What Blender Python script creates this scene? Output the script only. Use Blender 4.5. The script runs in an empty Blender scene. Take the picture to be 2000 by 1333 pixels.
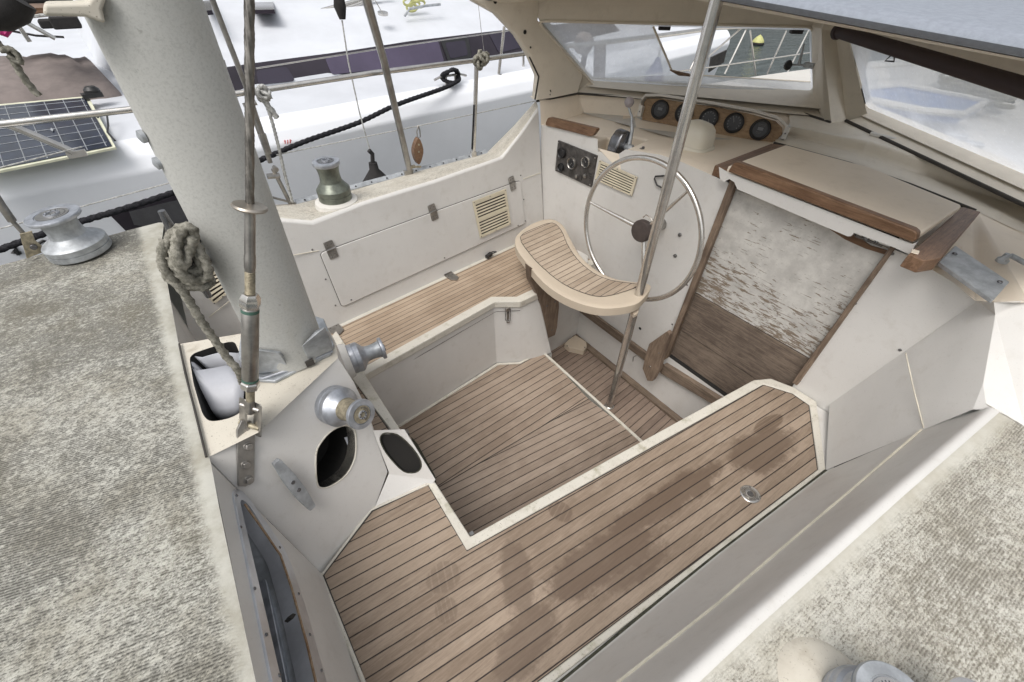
EXPO = 0.14
import bpy, bmesh, math, random
from mathutils import Vector, Matrix, noise as mnoise
from mathutils.geometry import tessellate_polygon
random.seed(7)
V = Vector
S = bpy.context.scene
COL = S.collection
# ------------------------------------------------------------------ camera: stands on the starboard side deck, x forward, y to port, z up
FPX, PITCH, YAW, ROLL = 837.929, math.radians(42.8804), math.radians(52.5294), math.radians(1.3171)
CAM = V((0, 0, 2.0))
_h = V((math.cos(YAW), math.sin(YAW), 0)); _z = V((0, 0, 1)); _r = V((math.sin(YAW), -math.cos(YAW), 0))
CF = _h*math.cos(PITCH) - _z*math.sin(PITCH)
_u = _h*math.sin(PITCH) + _z*math.cos(PITCH)
CR = _r*math.cos(ROLL) + _u*math.sin(ROLL)
CU = _u*math.cos(ROLL) - _r*math.sin(ROLL)
def ray(q): return CF*FPX + CR*(q[0]-1000) + CU*(666.5-q[1])
def Z(q, z): d = ray(q); return CAM + d*((z-2)/d.z)          # measured point on a level plane
def X(q, x): d = ray(q); return CAM + d*(x/d.x)              # on a plane across the boat
def Y(q, y): d = ray(q); return CAM + d*(y/d.y)              # on a plane along the boat
class Plane:
    def __init__(s, a, b, c):
        s.a = V(a); s.n = (V(b)-V(a)).cross(V(c)-V(a)).normalized()
        if s.n.dot(CAM-s.a) < 0: s.n = -s.n
    def __call__(s, q, off=0.0):
        d = ray(q); a = s.a + s.n*off
        return CAM + d*(s.n.dot(a-CAM)/s.n.dot(d))
    def shift(s, p, off): return V(p)+s.n*off
cam = bpy.data.cameras.new('camera'); co = bpy.data.objects.new('camera', cam); COL.objects.link(co)
co.matrix_world = Matrix(((CR.x, CU.x, -CF.x, 0), (CR.y, CU.y, -CF.y, 0), (CR.z, CU.z, -CF.z, 2.0), (0, 0, 0, 1)))
cam.sensor_width = 36; cam.lens = 36*FPX/2000; cam.clip_start = .02; cam.clip_end = 2000
S.camera = co
ZS, ZD, ZW, XB = .50, 1.03, -.18, 1.86

# ------------------------------------------------------------------ materials
class NT:
    def __init__(s, name):
        s.m = bpy.data.materials.new(name); s.m.use_nodes = True
        s.t = s.m.node_tree; s.t.nodes.clear()
        s.out = s.t.nodes.new('ShaderNodeOutputMaterial')
    def n(s, typ, **kw):
        nd = s.t.nodes.new(typ)
        for k, v in kw.items():
            if k.startswith('i_'):
                key = k[2:]
                key = int(key) if key.isdigit() else key.replace('_', ' ')
                s.put(nd.inputs[key], v)
            else: setattr(nd, k, v)
        return nd
    def put(s, sock, v):
        if isinstance(v, bpy.types.NodeSocket): s.t.links.new(v, sock)
        elif isinstance(v, bpy.types.Node): s.t.links.new(v.outputs[0], sock)
        else:
            if sock.type == 'RGBA' and len(v) == 3: v = (*v, 1)
            sock.default_value = v
    def math(s, op, a, b=0.0, c=0.0, clamp=False):
        nd = s.t.nodes.new('ShaderNodeMath'); nd.operation = op; nd.use_clamp = clamp
        s.put(nd.inputs[0], a); s.put(nd.inputs[1], b); s.put(nd.inputs[2], c)
        return nd.outputs[0]
    def mix(s, f, a, b):
        nd = s.t.nodes.new('ShaderNodeMix'); nd.data_type = 'RGBA'
        s.put(nd.inputs[0], f); s.put(nd.inputs[6], a); s.put(nd.inputs[7], b)
        return nd.outputs[2]
    def coords(s, scale=(1, 1, 1), rot=(0, 0, 0)):
        tc = s.n('ShaderNodeTexCoord'); mp = s.n('ShaderNodeMapping')
        s.t.links.new(tc.outputs['Object'], mp.inputs[0])
        mp.inputs['Scale'].default_value = scale; mp.inputs['Rotation'].default_value = rot
        return mp.outputs[0]
    def noise(s, scale, detail=4, rough=.6, vec=None, dist=0.0):
        nd = s.n('ShaderNodeTexNoise'); nd.inputs['Scale'].default_value = scale
        nd.inputs['Detail'].default_value = detail; nd.inputs['Roughness'].default_value = rough
        nd.inputs['Distortion'].default_value = dist
        s.put(nd.inputs['Vector'], vec if vec is not None else s.coords())
        return nd.outputs[0]
    def step(s, v, lo, hi, a=0.0, b=1.0):
        nd = s.n('ShaderNodeMapRange'); nd.interpolation_type = 'SMOOTHSTEP'
        s.put(nd.inputs[0], v); nd.inputs[1].default_value = lo; nd.inputs[2].default_value = hi
        nd.inputs[3].default_value = a; nd.inputs[4].default_value = b
        return nd.outputs[0]
    def bump(s, h, strength=.3, dist=.002, normal=None):
        nd = s.n('ShaderNodeBump'); nd.inputs['Strength'].default_value = strength; nd.inputs['Distance'].default_value = dist
        s.put(nd.inputs['Height'], h)
        if normal is not None: s.put(nd.inputs['Normal'], normal)
        return nd.outputs[0]
    def bsdf(s, color, rough=.5, metal=0.0, normal=None, spec=.5, **kw):
        b = s.n('ShaderNodeBsdfPrincipled')
        s.put(b.inputs['Base Color'], color); s.put(b.inputs['Roughness'], rough); s.put(b.inputs['Metallic'], metal)
        b.inputs['Specular IOR Level'].default_value = spec
        if normal is not None: s.put(b.inputs['Normal'], normal)
        for k, v in kw.items(): s.put(b.inputs[k.replace('_', ' ')], v)
        s.t.links.new(b.outputs[0], s.out.inputs['Surface'])
        return s.m
def simple(name, c, rough=.5, metal=0.0, var=.12, vscale=14, bump=.0, bscale=200, spec=.5):
    t = NT(name)
    n = t.noise(vscale, 5, .65)
    col = t.mix(t.step(n, .3, .7), tuple(x*(1-var) for x in c), tuple(min(1, x*(1+var)) for x in c))
    rn = t.math('ADD', t.math('MULTIPLY', n, .18), rough-.09)
    nm = t.bump(t.noise(bscale, 3, .6), bump, .001) if bump else None
    return t.bsdf(col, rn, metal, nm, spec)
def gelcoat(name, c, grime=.25, spk=.3, rough=.42, gr=(.30, .25, .18)):
    """weathered gelcoat: blotches, fine dark specks, soft dirt"""
    t = NT(name)
    big = t.noise(2.6, 5, .6); mid = t.noise(17, 5, .65); fine = t.noise(240, 2, .5)
    col = t.mix(t.step(big, .35, .7), tuple(x*.93 for x in c), c)
    col = t.mix(t.math('MULTIPLY', t.step(mid, .52, .78), grime), col, gr)
    col = t.mix(t.math('MULTIPLY', t.step(fine, .64, .74), spk), col, (.16, .13, .10))
    streak = t.noise(9, 4, .6, t.coords((1, 1, .12)))
    col = t.mix(t.math('MULTIPLY', t.step(streak, .55, .8), grime*.6), col, (.33, .28, .21))
    scr = t.step(t.noise(7, 6, .85, t.coords((3.5, 1, 2.2), (.5, .3, .9))), .60, .66)
    col = t.mix(t.math('MULTIPLY', scr, .10), col, (.24, .22, .19))
    hb = t.math('ADD', t.noise(60, 3, .5), t.math('MULTIPLY', t.noise(5, 2, .5), 6.0))
    return t.bsdf(col, t.math('ADD', t.math('MULTIPLY', mid, .25), rough-.1), 0, t.bump(hb, .14, .0012))
def nonskid(name, ang, period, line, dark, cream, amount, warm):
    """moulded ribs with black grime and pale lichen; line = (nx, ny, d, w): plain border where nx*x+ny*y < d"""
    t = NT(name)
    v = t.coords(rot=(0, 0, -ang)); sp = t.n('ShaderNodeSeparateXYZ'); t.put(sp.inputs[0], v)
    wob = t.math('MULTIPLY', t.noise(6, 2, .5), .004)
    rib = t.math('SINE', t.math('MULTIPLY', t.math('ADD', sp.outputs[1], wob), 2*math.pi/period))
    rib01 = t.math('MULTIPLY_ADD', rib, .5, .5)
    stretch = t.coords((1, 1.7, 1), (0, 0, -ang))
    patches = t.noise(3.2, 6, .65); blot = t.noise(56, 6, .8, stretch); fine = t.noise(190, 4, .75, stretch)
    vor = t.n('ShaderNodeTexVoronoi', feature='SMOOTH_F1'); t.put(vor.inputs['Vector'], t.coords((1, 2.2, 1), (0, 0, -ang))); vor.inputs['Scale'].default_value = 34
    lich = t.step(t.math('ADD', vor.outputs['Distance'], t.math('MULTIPLY', t.noise(60, 3, .6), .30)), .26, .40)
    g = t.math('ADD', t.math('MULTIPLY', blot, .55), t.math('MULTIPLY', fine, .45))
    g = t.math('ADD', g, t.math('MULTIPLY', t.math('SUBTRACT', patches, .5), .38))
    mask = t.step(g, .5-amount, .62-amount)
    mask = t.math('MULTIPLY', mask, t.math('MULTIPLY_ADD', lich, .75, .25))
    tc = t.n('ShaderNodeTexCoord'); sx = t.n('ShaderNodeSeparateXYZ'); t.put(sx.inputs[0], tc.outputs['Object'])
    lin = t.math('ADD', t.math('MULTIPLY', sx.outputs[0], line[0]), t.math('MULTIPLY', sx.outputs[1], line[1]))
    lin = t.math('ADD', lin, t.math('MULTIPLY', t.math('SUBTRACT', t.noise(45, 3, .6), .5), .03))
    edge = t.step(lin, line[2], line[2]+line[3])
    mask = t.math('MULTIPLY', mask, edge)
    ribe = t.math('MULTIPLY', rib01, edge)
    k = t.math('MULTIPLY', mask, t.math('MULTIPLY_ADD', ribe, .50, .50))
    base = t.mix(t.step(t.noise(8, 5, .7), .35, .7), cream, warm)
    base = t.mix(t.math('MULTIPLY', t.math('MULTIPLY', t.step(t.noise(75, 5, .8), .45, .7), edge), .55), base, tuple(x*.48 for x in warm))
    dots = t.math('MULTIPLY', t.step(t.noise(330, 2, .5), .58, .70), edge)
    base = t.mix(t.math('MULTIPLY', dots, .5), base, dark)
    k = t.math('MULTIPLY', k, t.step(t.noise(150, 3, .7), .30, .52, .55, 1.0))
    col = t.mix(k, base, dark)
    olive = t.step(t.noise(1.9, 3, .6), .5, .75)
    col = t.mix(t.math('MULTIPLY', t.math('MULTIPLY', olive, mask), .25), col, (.17, .145, .085))
    nb = t.bump(t.math('SUBTRACT', 1.0, ribe), .5, period*.18)
    nb = t.bump(t.noise(180, 3, .7), .3, .0012, nb)
    return t.bsdf(col, .8, 0, nb, .3)
def teak(name, ang, width, off, c1, c2, seam=(.035, .026, .022), seamw=.058, wet=None):
    t = NT(name)
    v = t.coords(rot=(0, 0, -ang)); sp = t.n('ShaderNodeSeparateXYZ'); t.put(sp.inputs[0], v)
    u = t.math('DIVIDE', t.math('ADD', sp.outputs[1], off+t0), width)
    fr = t.math('FRACT', u); fl = t.math('FLOOR', u)
    wn = t.n('ShaderNodeTexWhiteNoise', noise_dimensions='1D'); t.put(wn.inputs['W'], fl)
    d = t.math('ABSOLUTE', t.math('SUBTRACT', fr, .5))
    wob = t.math('MULTIPLY', t.noise(30, 3, .6), .03)
    sm = t.step(t.math('ADD', d, wob), .5-seamw+.012, .5-seamw*.45+.012)
    grain = t.noise(8, 6, .72, t.coords((1.2, 16, 1), (0, 0, -ang)), .6)
    fine = t.noise(40, 4, .7, t.coords((2.5, 26, 1), (0, 0, -ang)))
    blot = t.noise(3.2, 5, .65)
    f = t.math('ADD', t.math('MULTIPLY', grain, .5), t.math('MULTIPLY', blot, .5))
    f = t.math('ADD', f, t.math('MULTIPLY', t.math('SUBTRACT', wn.outputs[0], .5), .17))
    col = t.mix(t.step(f, .32, .70), c1, c2)
    col = t.mix(t.math('MULTIPLY', t.step(fine, .52, .75), .45), col, tuple(x*.42 for x in c1))
    pale = t.step(t.noise(13, 5, .7), .56, .8)
    col = t.mix(t.math('MULTIPLY', pale, .3), col, (.42, .37, .31))
    rough = .62
    if wet:
        # damp foot prints and rinse marks: darker wood where water still sits; ellipses (x, y, rx, ry, rot)
        tc = t.n('ShaderNodeTexCoord'); tot = None
        nz = t.math('MULTIPLY', t.math('SUBTRACT', t.noise(11, 6, .75), .5), 1.5)
        for (wx, wy, rx, ry, wr, st) in wet:
            mp = t.n('ShaderNodeMapping'); mp.vector_type = 'TEXTURE'; t.put(mp.inputs[0], tc.outputs['Object'])
            mp.inputs['Location'].default_value = (wx, wy, ZS); mp.inputs['Rotation'].default_value = (0, 0, wr); mp.inputs['Scale'].default_value = (rx, ry, 1)
            ln = t.n('ShaderNodeVectorMath', operation='LENGTH'); t.put(ln.inputs[0], mp.outputs[0])
            if rx < .1:
                sxx = t.n('ShaderNodeSeparateXYZ'); t.put(sxx.inputs[0], mp.outputs[0]); st = t.math('MULTIPLY', t.step(t.math('SINE', t.math('MULTIPLY', sxx.outputs[1], 15.0)), -.95, -.5, .45, 1.0), st)
            m_ = t.math('MULTIPLY', t.step(t.math('ADD', ln.outputs['Value'], nz if rx > .12 else t.math('MULTIPLY', nz, .35)), .70 if rx > .12 else .93, 1.10, 1.0, 0.0), st)
            tot = m_ if tot is None else t.math('MAXIMUM', tot, m_)
        col = t.mix(t.math('MULTIPLY', tot, 1.0), col, (.115, .078, .054))
        rough = t.math('MULTIPLY_ADD', tot, -.18, .64)
    col = t.mix(sm, col, seam)
    h = t.math('ADD', t.math('MULTIPLY', sm, -1.0), t.math('MULTIPLY', grain, .35))
    return t.bsdf(col, rough, 0, t.bump(h, .55, .0018), .35)
t0 = 100.0
def oldwood(name, c1, c2, axis, rough=.55, scale=1.0):
    sc = [9*scale]*3; sc[axis] = .7*scale
    t = NT(name)
    g = t.noise(9, 6, .7, t.coords(tuple(sc)), .8); b = t.noise(6, 4, .6)
    col = t.mix(t.step(t.math('MULTIPLY_ADD', b, .4, t.math('MULTIPLY', g, .6)), .35, .66), c1, c2)
    fine = t.noise(30, 4, .7, t.coords(tuple(x*1.6 for x in sc)))
    col = t.mix(t.math('MULTIPLY', t.step(fine, .54, .7), .6), col, tuple(x*.3 for x in c1))
    return t.bsdf(col, rough, 0, t.bump(g, .4, .002), .35)
def metal(name, c, rough, var=.15, metallic=.9, sc=20):
    return simple(name, c, rough, metallic, var, sc, .12, 90)
M = {}
M['gel'] = gelcoat('white_gelcoat', (.64, .62, .58), .20, .18)
M['gelwall'] = gelcoat('grey_white_gelcoat', (.66, .645, .62), .16, .16, .36)
M['geldirty'] = gelcoat('stained_gelcoat', (.60, .56, .48), .55, .75, .55)
M['cream'] = gelcoat('cream_gelcoat', (.86, .765, .64), .12, .06, .5)
M['creamframe'] = gelcoat('cream_frame_gelcoat', (.72, .66, .56), .18, .2, .45)
M['rim'] = gelcoat('seat_rim_gelcoat', (.62, .59, .52), .75, .9, .5, (.27, .25, .15))
M['aftdeck'] = nonskid('ribbed_aft_deck', math.radians(-15.5), .0062, (-1, .0, .268, .035), (.066, .063, .055), (.51, .502, .45), .10, (.36, .342, .285))
M['sidedeck'] = nonskid('ribbed_side_deck', math.radians(-4.5), .0058, (-.13, -1, .035, .04), (.15, .135, .11), (.54, .525, .47), .05, (.44, .415, .35))
M['speck'] = nonskid('speckled_coaming_top', math.radians(20), .004, (0, 0, -1, .1), (.16, .14, .115), (.60, .57, .50), -.005, (.50, .46, .39))
C1_, C2_ = (.235, .18, .14), (.40, .325, .26)
WET = []
def wet(q, rx, ry, rot, st): p = Z(q, ZS); WET.append((p.x, p.y, rx, ry, rot, st))
wet((867, 1128), .045, .055, 1.25, .38); wet((872, 1192), .036, .034, 1.3, .38)
wet((1010, 1130), .13, .06, 1.0, .6); wet((1180, 1090), .26, .085, -.15, .75); wet((1030, 1250), .13, .07, .2, .6)
wet((1300, 980), .34, .055, -.12, .8); wet((1490, 880), .20, .085, -.2, .75); wet((1095, 1000), .035, .045, .4, .6)
wet((1240, 1110), .16, .05, -.12, .6); wet((1500, 830), .09, .03, -.1, .8)
M['teakseat'] = teak('seat_teak', math.radians(-6.5), .0392, .0, (.205, .152, .11), (.365, .288, .22), wet=WET)
M['teakport'] = teak('port_bench_teak', math.radians(6.0), .030, .01, (.30, .225, .16), (.47, .37, .275))
M['teakL'] = teak('sole_teak', math.radians(1.6), .045, .012, (.225, .17, .128), (.385, .308, .243))
M['teakR'] = teak('sole_teak_inboard', math.radians(-6.6), .043, .02, (.205, .156, .12), (.35, .282, .225))
M['teakW'] = teak('shaded_footwell_teak', math.radians(4.5), .043, .02, (.17, .125, .10), (.31, .24, .19))  # same teak as the sole, footwell shade put into darker browns
M['teakH'] = teak('helm_seat_teak', math.radians(5), .036, .0, (.30, .235, .175), (.50, .41, .32))
M['varn'] = oldwood('worn_varnished_wood', (.115, .062, .035), (.25, .15, .09), 1, .42)
M['varnx'] = oldwood('worn_varnished_wood_fore_aft', (.12, .066, .038), (.27, .165, .105), 0, .42)
M['greywood'] = oldwood('grey_weathered_wood', (.11, .083, .063), (.25, .19, .14), 1, .7)
M['greywoodz'] = oldwood('grey_weathered_trim', (.12, .086, .064), (.27, .20, .145), 2, .65)
M['board'] = oldwood('bare_weathered_board', (.095, .072, .057), (.23, .18, .14), 1, .8, 1.3)
M['steel'] = metal('polished_stainless', (.62, .60, .57), .2, .1)
M['steeldull'] = metal('dull_stainless', (.35, .335, .315), .33, .22)
M['wire'] = metal('laid_wire', (.24, .225, .205), .35, .3)
M['alu'] = metal('anodised_aluminium', (.44, .46, .50), .4, .2, .75, 30)
M['framealu'] = metal('bright_frame_metal', (.60, .62, .66), .35, .12, .7, 12)
M['alupale'] = metal('grey_cast_aluminium', (.40, .42, .44), .5, .22, .55, 26)
M['bronzewear'] = simple('brassy_worn_drum', (.31, .275, .20), .55, .5, .35, 60, .3, 220)
M['winchgreen'] = simple('tarnished_winch_drum', (.17, .185, .155), .38, .6, .3, 22, .15, 160)
M['chromedark'] = metal('dark_chrome', (.20, .20, .21), .25, .3, .85)
t = NT('painted_mast'); a_ = t.noise(170, 4, .8); b_ = t.noise(5, 5, .7, t.coords((1, 1, .35)))
c_ = t.mix(t.step(a_, .44, .72), (.50, .50, .475), (.40, .40, .38)); c_ = t.mix(t.math('MULTIPLY', t.step(b_, .45, .75), .55), c_, (.42, .40, .345)); c_ = t.mix(t.math('MULTIPLY', t.step(t.noise(60, 3, .7), .66, .74), .5), c_, (.24, .23, .21))
M['mast'] = t.bsdf(c_, .6, 0, t.bump(a_, .25, .001), .3)
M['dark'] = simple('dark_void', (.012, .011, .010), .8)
M['black'] = simple('black_plastic', (.018, .018, .019), .42, 0, .2)
M['blackmat'] = simple('matt_black_fabric', (.022, .02, .02), .85, 0, .3, 40, .4, 300)
M['hub'] = simple('dark_hub_cover', (.055, .042, .038), .6, 0, .2, 30, .5, 400)
M['dial'] = simple('smoked_dial', (.014, .014, .016), .4, 0, .2)
M['dialmark'] = simple('dial_marks', (.26, .26, .25), .5)
M['panelgrey'] = simple('engine_panel_grey', (.065, .06, .057), .4, .2, .5, 30)
M['vent'] = simple('ivory_vent_plastic', (.62, .56, .43), .5, 0, .08)
M['ventdark'] = simple('vent_gap', (.035, .025, .018), .8)
M['helmgel'] = gelcoat('tan_seat_moulding', (.52, .44, .345), .15, .1, .5)
M['rope'] = None
M['vinylroof'] = simple('blue_grey_canvas', (.25, .275, .32), .85, 0, .09, 60, .6, 300)
M['vinylwhite'] = simple('grey_white_vinyl', (.42, .43, .465), .45, 0, .10, 6)
M['catwhite'] = simple('bright_white_hull', (.80, .82, .86), .2, 0, .03, 2)
M['catdeck'] = simple('white_catamaran_deck', (.60, .62, .66), .45, 0, .05, 3)
M['catband'] = simple('smoked_window_band', (.025, .02, .028), .12, 0, .3, 2)
M['catpane2'] = simple('large_purple_pane', (.075, .062, .10), .08, 0, .15, 1.5)
M['catpane'] = simple('purple_tinted_pane', (.034, .029, .044), .08, 0, .15, 1.5)
M['canvas'] = simple('taupe_canvas', (.20, .17, .16), .9, 0, .15, 9, .5, 200)
M['solar'] = simple('solar_cells', (.018, .024, .042), .2, 0, .4, 12)
M['solarline'] = simple('cell_lines', (.34, .36, .38), .4)
M['solaredge'] = simple('solar_backing', (.62, .62, .48), .6)
M['purple'] = simple('pink_plastic', (.55, .03, .20), .5)
M['yellow'] = simple('yellow_cover', (.48, .48, .20), .6)
M['bowhull'] = simple('pale_green_white_hull', (.66, .74, .74), .35, 0, .05, 3)
M['green'] = simple('green_ring', (.06, .13, .10), .6)
M['caulk'] = simple('caulk_line', (.62, .58, .48), .6)
M['seam'] = simple('dark_seam', (.05, .045, .04), .8)
M['screw'] = simple('dull_screw', (.16, .155, .15), .5, .5)
M['moss_shade'] = simple('grimy_moss_and_shade', (.05, .05, .035), .95, 0, .5, 60, 1, 150)  # dark grime colour; along the starboard seat edge it also paints shade
def ropemat(name, a, b, pitch=55):
    t = NT(name)
    n1 = t.noise(70, 5, .75); n2 = t.noise(300, 2, .6)
    col = t.mix(t.step(n1, .35, .65), a, b)
    return t.bsdf(col, .9, 0, t.bump(n2, .7, .002), .2)
M['rope'] = ropemat('grey_green_rope', (.14, .135, .11), (.34, .325, .28))
M['ropelight'] = ropemat('pale_braided_rope', (.30, .30, .29), (.58, .58, .56))
M['ropeblack'] = ropemat('black_mooring_rope', (.010, .010, .012), (.035, .035, .04))
# peeling paint over bare board (washboard): paint and flakes are the board's own surface
t = NT('peeling_white_paint')
v = t.coords((1, .26, 1.6)); fl = t.noise(60, 5, .75, v, .5); big = t.noise(5, 4, .6); z = t.n('ShaderNodeSeparateXYZ'); t.put(z.inputs[0], t.coords())
low = t.step(z.outputs[2], .66, 1.22, .08, -.055)
bare = t.step(t.math('ADD', t.math('ADD', fl, low), t.math('MULTIPLY', t.math('SUBTRACT', big, .5), .35)), .575, .61)
paint = t.mix(t.step(t.noise(14, 5, .7), .35, .7), (.46, .445, .42), (.59, .575, .54))
edgeg = t.step(t.noise(9, 4, .7), .5, .75)
paint = t.mix(t.math('MULTIPLY', edgeg, .3), paint, (.23, .22, .20))
wood = t.mix(t.noise(22, 5, .7, t.coords((9, .8, 9))), (.13, .10, .075), (.30, .24, .18))
M['peel'] = t.bsdf(t.mix(bare, paint, wood), .65, 0, t.bump(t.math('SUBTRACT', 1.0, bare), .5, .002), .3)
# scratched, milky acrylic of the windscreen
def acrylic(name, haze, tint):
    t = NT(name)
    tr = t.n('ShaderNodeBsdfTransparent'); tr.inputs[0].default_value = (.93, .95, .97, 1)
    df = t.n('ShaderNodeBsdfDiffuse'); df.inputs[0].default_value = (*tint, 1)
    tl = t.n('ShaderNodeBsdfTranslucent'); tl.inputs[0].default_value = (*tint, 1)
    gl = t.n('ShaderNodeBsdfGlossy'); gl.inputs['Roughness'].default_value = .15
    ms = t.n('ShaderNodeMixShader'); ms.inputs[0].default_value = .9
    t.t.links.new(df.outputs[0], ms.inputs[1]); t.t.links.new(tl.outputs[0], ms.inputs[2])
    h = t.math('MULTIPLY_ADD', t.step(t.noise(5, 5, .6), .3, .7), .22, haze)
    h = t.math('ADD', h, t.math('MULTIPLY', t.step(t.noise(90, 4, .8, t.coords((1, 1, .3))), .55, .75), .25))
    m2 = t.n('ShaderNodeMixShader'); t.put(m2.inputs[0], h)
    t.t.links.new(tr.outputs[0], m2.inputs[1]); t.t.links.new(ms.outputs[0], m2.inputs[2])
    m3 = t.n('ShaderNodeMixShader'); m3.inputs[0].default_value = .05
    t.t.links.new(m2.outputs[0], m3.inputs[1]); t.t.links.new(gl.outputs[0], m3.inputs[2])
    t.t.links.new(m3.outputs[0], t.out.inputs['Surface']); return t.m
M['acrylic'] = acrylic('scratched_acrylic', .58, (.90, .93, .98))
# water
t = NT('harbour_water')
w1 = t.noise(1.4, 4, .6, t.coords((1, 2.6, 1)), .6); w2 = t.noise(6, 3, .6, t.coords((1, 2, 1)), .5)
h = t.math('ADD', w1, t.math('MULTIPLY', w2, .3))
M['water'] = t.bsdf((.028, .045, .045), .06, 0, t.bump(h, .5, .12), .5)

# ------------------------------------------------------------------ mesh building
class MB:
    def __init__(s): s.v = []; s.f = []; s.m = []
    def add(s, vs, fs, m=0):
        b = len(s.v); s.v += [V(x) for x in vs]
        for f in fs: s.f.append(tuple(b+i for i in f)); s.m.append(m)
        return s
    def poly(s, pts, m=0):
        if len(pts) < 5: return s.add(pts, [tuple(range(len(pts)))], m)
        return s.add(pts, [tuple(t_) for t_ in tessellate_polygon([[V(p) for p in pts]])], m)
    def quad(s, a, b, c, d, m=0): return s.poly([a, b, c, d], m)
    def strip(s, A, B, m=0):
        for i in range(len(A)-1): s.quad(A[i], A[i+1], B[i+1], B[i], m)
        return s
    def grid(s, rows, m=0):
        n = len(rows[0]); vs = [p for r in rows for p in r]
        fs = [(i*n+j, i*n+j+1, (i+1)*n+j+1, (i+1)*n+j) for i in range(len(rows)-1) for j in range(n-1)]
        return s.add(vs, fs, m)
    def prism(s, pts, vec, m=0, ms=None):
        n = len(pts); vec = V(vec); a = [V(p) for p in pts]; b = [p+vec for p in a]
        
        if n < 5: s.add(a, [tuple(range(n))], m); s.add(b, [tuple(range(n-1, -1, -1))], m if ms is None else ms)
        else:
            tr_ = [tuple(t_) for t_ in tessellate_polygon([a])]; s.add(a, tr_, m); s.add(b, tr_, m if ms is None else ms)
        s.add(a+b, [(i, n+i, n+(i+1) % n, (i+1) % n) for i in range(n)], m if ms is None else ms)
        return s
    def box(s, c, ax, m=0):
        c = V(c); x, y, z = [V(a)*.5 for a in ax]
        vs = [c+i*x+j*y+k*z for i in (-1, 1) for j in (-1, 1) for k in (-1, 1)]
        return s.add(vs, [(0, 1, 3, 2), (4, 6, 7, 5), (0, 4, 5, 1), (2, 3, 7, 6), (0, 2, 6, 4), (1, 5, 7, 3)], m)
    def tube(s, pts, r, seg=10, m=0, caps=True, closed=False, twist=0.0, flute=0.0, nfl=3):
        pts = [V(p) for p in pts]; n = len(pts); rr = r if isinstance(r, (list, tuple)) else [r]*n
        T = []
        for i in range(n):
            a = pts[(i-1) % n] if (closed or i > 0) else pts[0]; b = pts[(i+1) % n] if (closed or i < n-1) else pts[-1]
            T.append((b-a).normalized())
        up = V((0, 0, 1)) if abs(T[0].z) < .9 else V((1, 0, 0))
        nrm = (up - T[0]*up.dot(T[0])).normalized(); rows = []; L = 0
        for i in range(n):
            if i: L += (pts[i]-pts[i-1]).length
            nrm = (nrm - T[i]*nrm.dot(T[i])).normalized(); bi = T[i].cross(nrm)
            row = []
            for k in range(seg):
                a = 2*math.pi*k/seg; q = rr[i]
                if flute: q *= 1+flute*math.cos(nfl*(a+twist*L))
                row.append(pts[i]+(nrm*math.cos(a)+bi*math.sin(a))*q)
            rows.append(row)
        vs = [p for r_ in rows for p in r_]; fs = []
        for i in range(n if closed else n-1):
            for k in range(seg):
                a = i*seg+k; b = i*seg+(k+1) % seg; j = ((i+1) % n)*seg
                fs.append((a, b, j+(k+1) % seg, j+k))
        if caps and not closed: fs += [tuple(range(seg-1, -1, -1)), tuple((n-1)*seg+k for k in range(seg))]
        return s.add(vs, fs, m)
    def lathe(s, prof, o, axis, m=0, seg=36, sx=None):
        """prof: [(r, h)] turned round axis through o"""
        o = V(o); ax = V(axis).normalized(); u = V((1, 0, 0)) if abs(ax.x) < .8 else V((0, 1, 0))
        u = (u-ax*u.dot(ax)).normalized(); w = ax.cross(u); rows = []
        for r_, h in prof: rows.append([o+ax*h+(u*math.cos(2*math.pi*k/seg)+w*math.sin(2*math.pi*k/seg))*max(r_, 1e-5) for k in range(seg)])
        vs = [p for r_ in rows for p in r_]; n = len(prof)
        fs = [(i*seg+k, i*seg+(k+1) % seg, (i+1)*seg+(k+1) % seg, (i+1)*seg+k) for i in range(n-1) for k in range(seg)]
        if prof[0][0] > 1e-4: fs.append(tuple(range(seg-1, -1, -1)))
        if prof[-1][0] > 1e-4: fs.append(tuple((n-1)*seg+k for k in range(seg)))
        return s.add(vs, fs, m)
    def holed(s, outer, holes, depth=0, nrm=None, m=0, mw=0, mb=0):
        """flat face with real openings; walls run inwards by depth to a closed back"""
        loops = [[V(p) for p in outer]]+[[V(p) for p in h] for h in holes]
        flat = [p for l in loops for p in l]
        tris = tessellate_polygon(loops)
        s.add(flat, [tuple(t_) for t_ in tris], m)
        for h in loops[1:]:
            if not depth: continue
            b = [p-V(nrm)*depth for p in h]; n = len(h)
            s.add(h+b, [(i, (i+1) % n, n+(i+1) % n, n+i) for i in range(n)], mw)
            s.add(b, [tuple(range(n))], mb)
        return s
    def build(s, name, mats, parent=None, smooth=35, bevel=0.0, seg=2, weld=True, blim=30, **props):
        me = bpy.data.meshes.new(name); bm = bmesh.new()
        vs = [bm.verts.new(v) for v in s.v]
        for f, mi in zip(s.f, s.m):
            try: fc = bm.faces.new([vs[i] for i in f]); fc.material_index = mi
            except ValueError: pass
        if weld: bmesh.ops.remove_doubles(bm, verts=bm.verts, dist=.0004)
        bmesh.ops.dissolve_degenerate(bm, edges=bm.edges, dist=1e-6)
        if bevel and weld: bmesh.ops.dissolve_limit(bm, angle_limit=math.radians(.4), verts=bm.verts, edges=bm.edges, delimit={'MATERIAL'})
        bmesh.ops.recalc_face_normals(bm, faces=bm.faces)
        bm.to_mesh(me); bm.free()
        for x in (mats if isinstance(mats, (list, tuple)) else [mats]): me.materials.append(M[x] if isinstance(x, str) else x)
        if smooth:
            me.polygons.foreach_set('use_smooth', [True]*len(me.polygons)); me.set_sharp_from_angle(angle=math.radians(smooth))
        o = bpy.data.objects.new(name, me); COL.objects.link(o)
        if parent is not None: o.parent = parent
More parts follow.
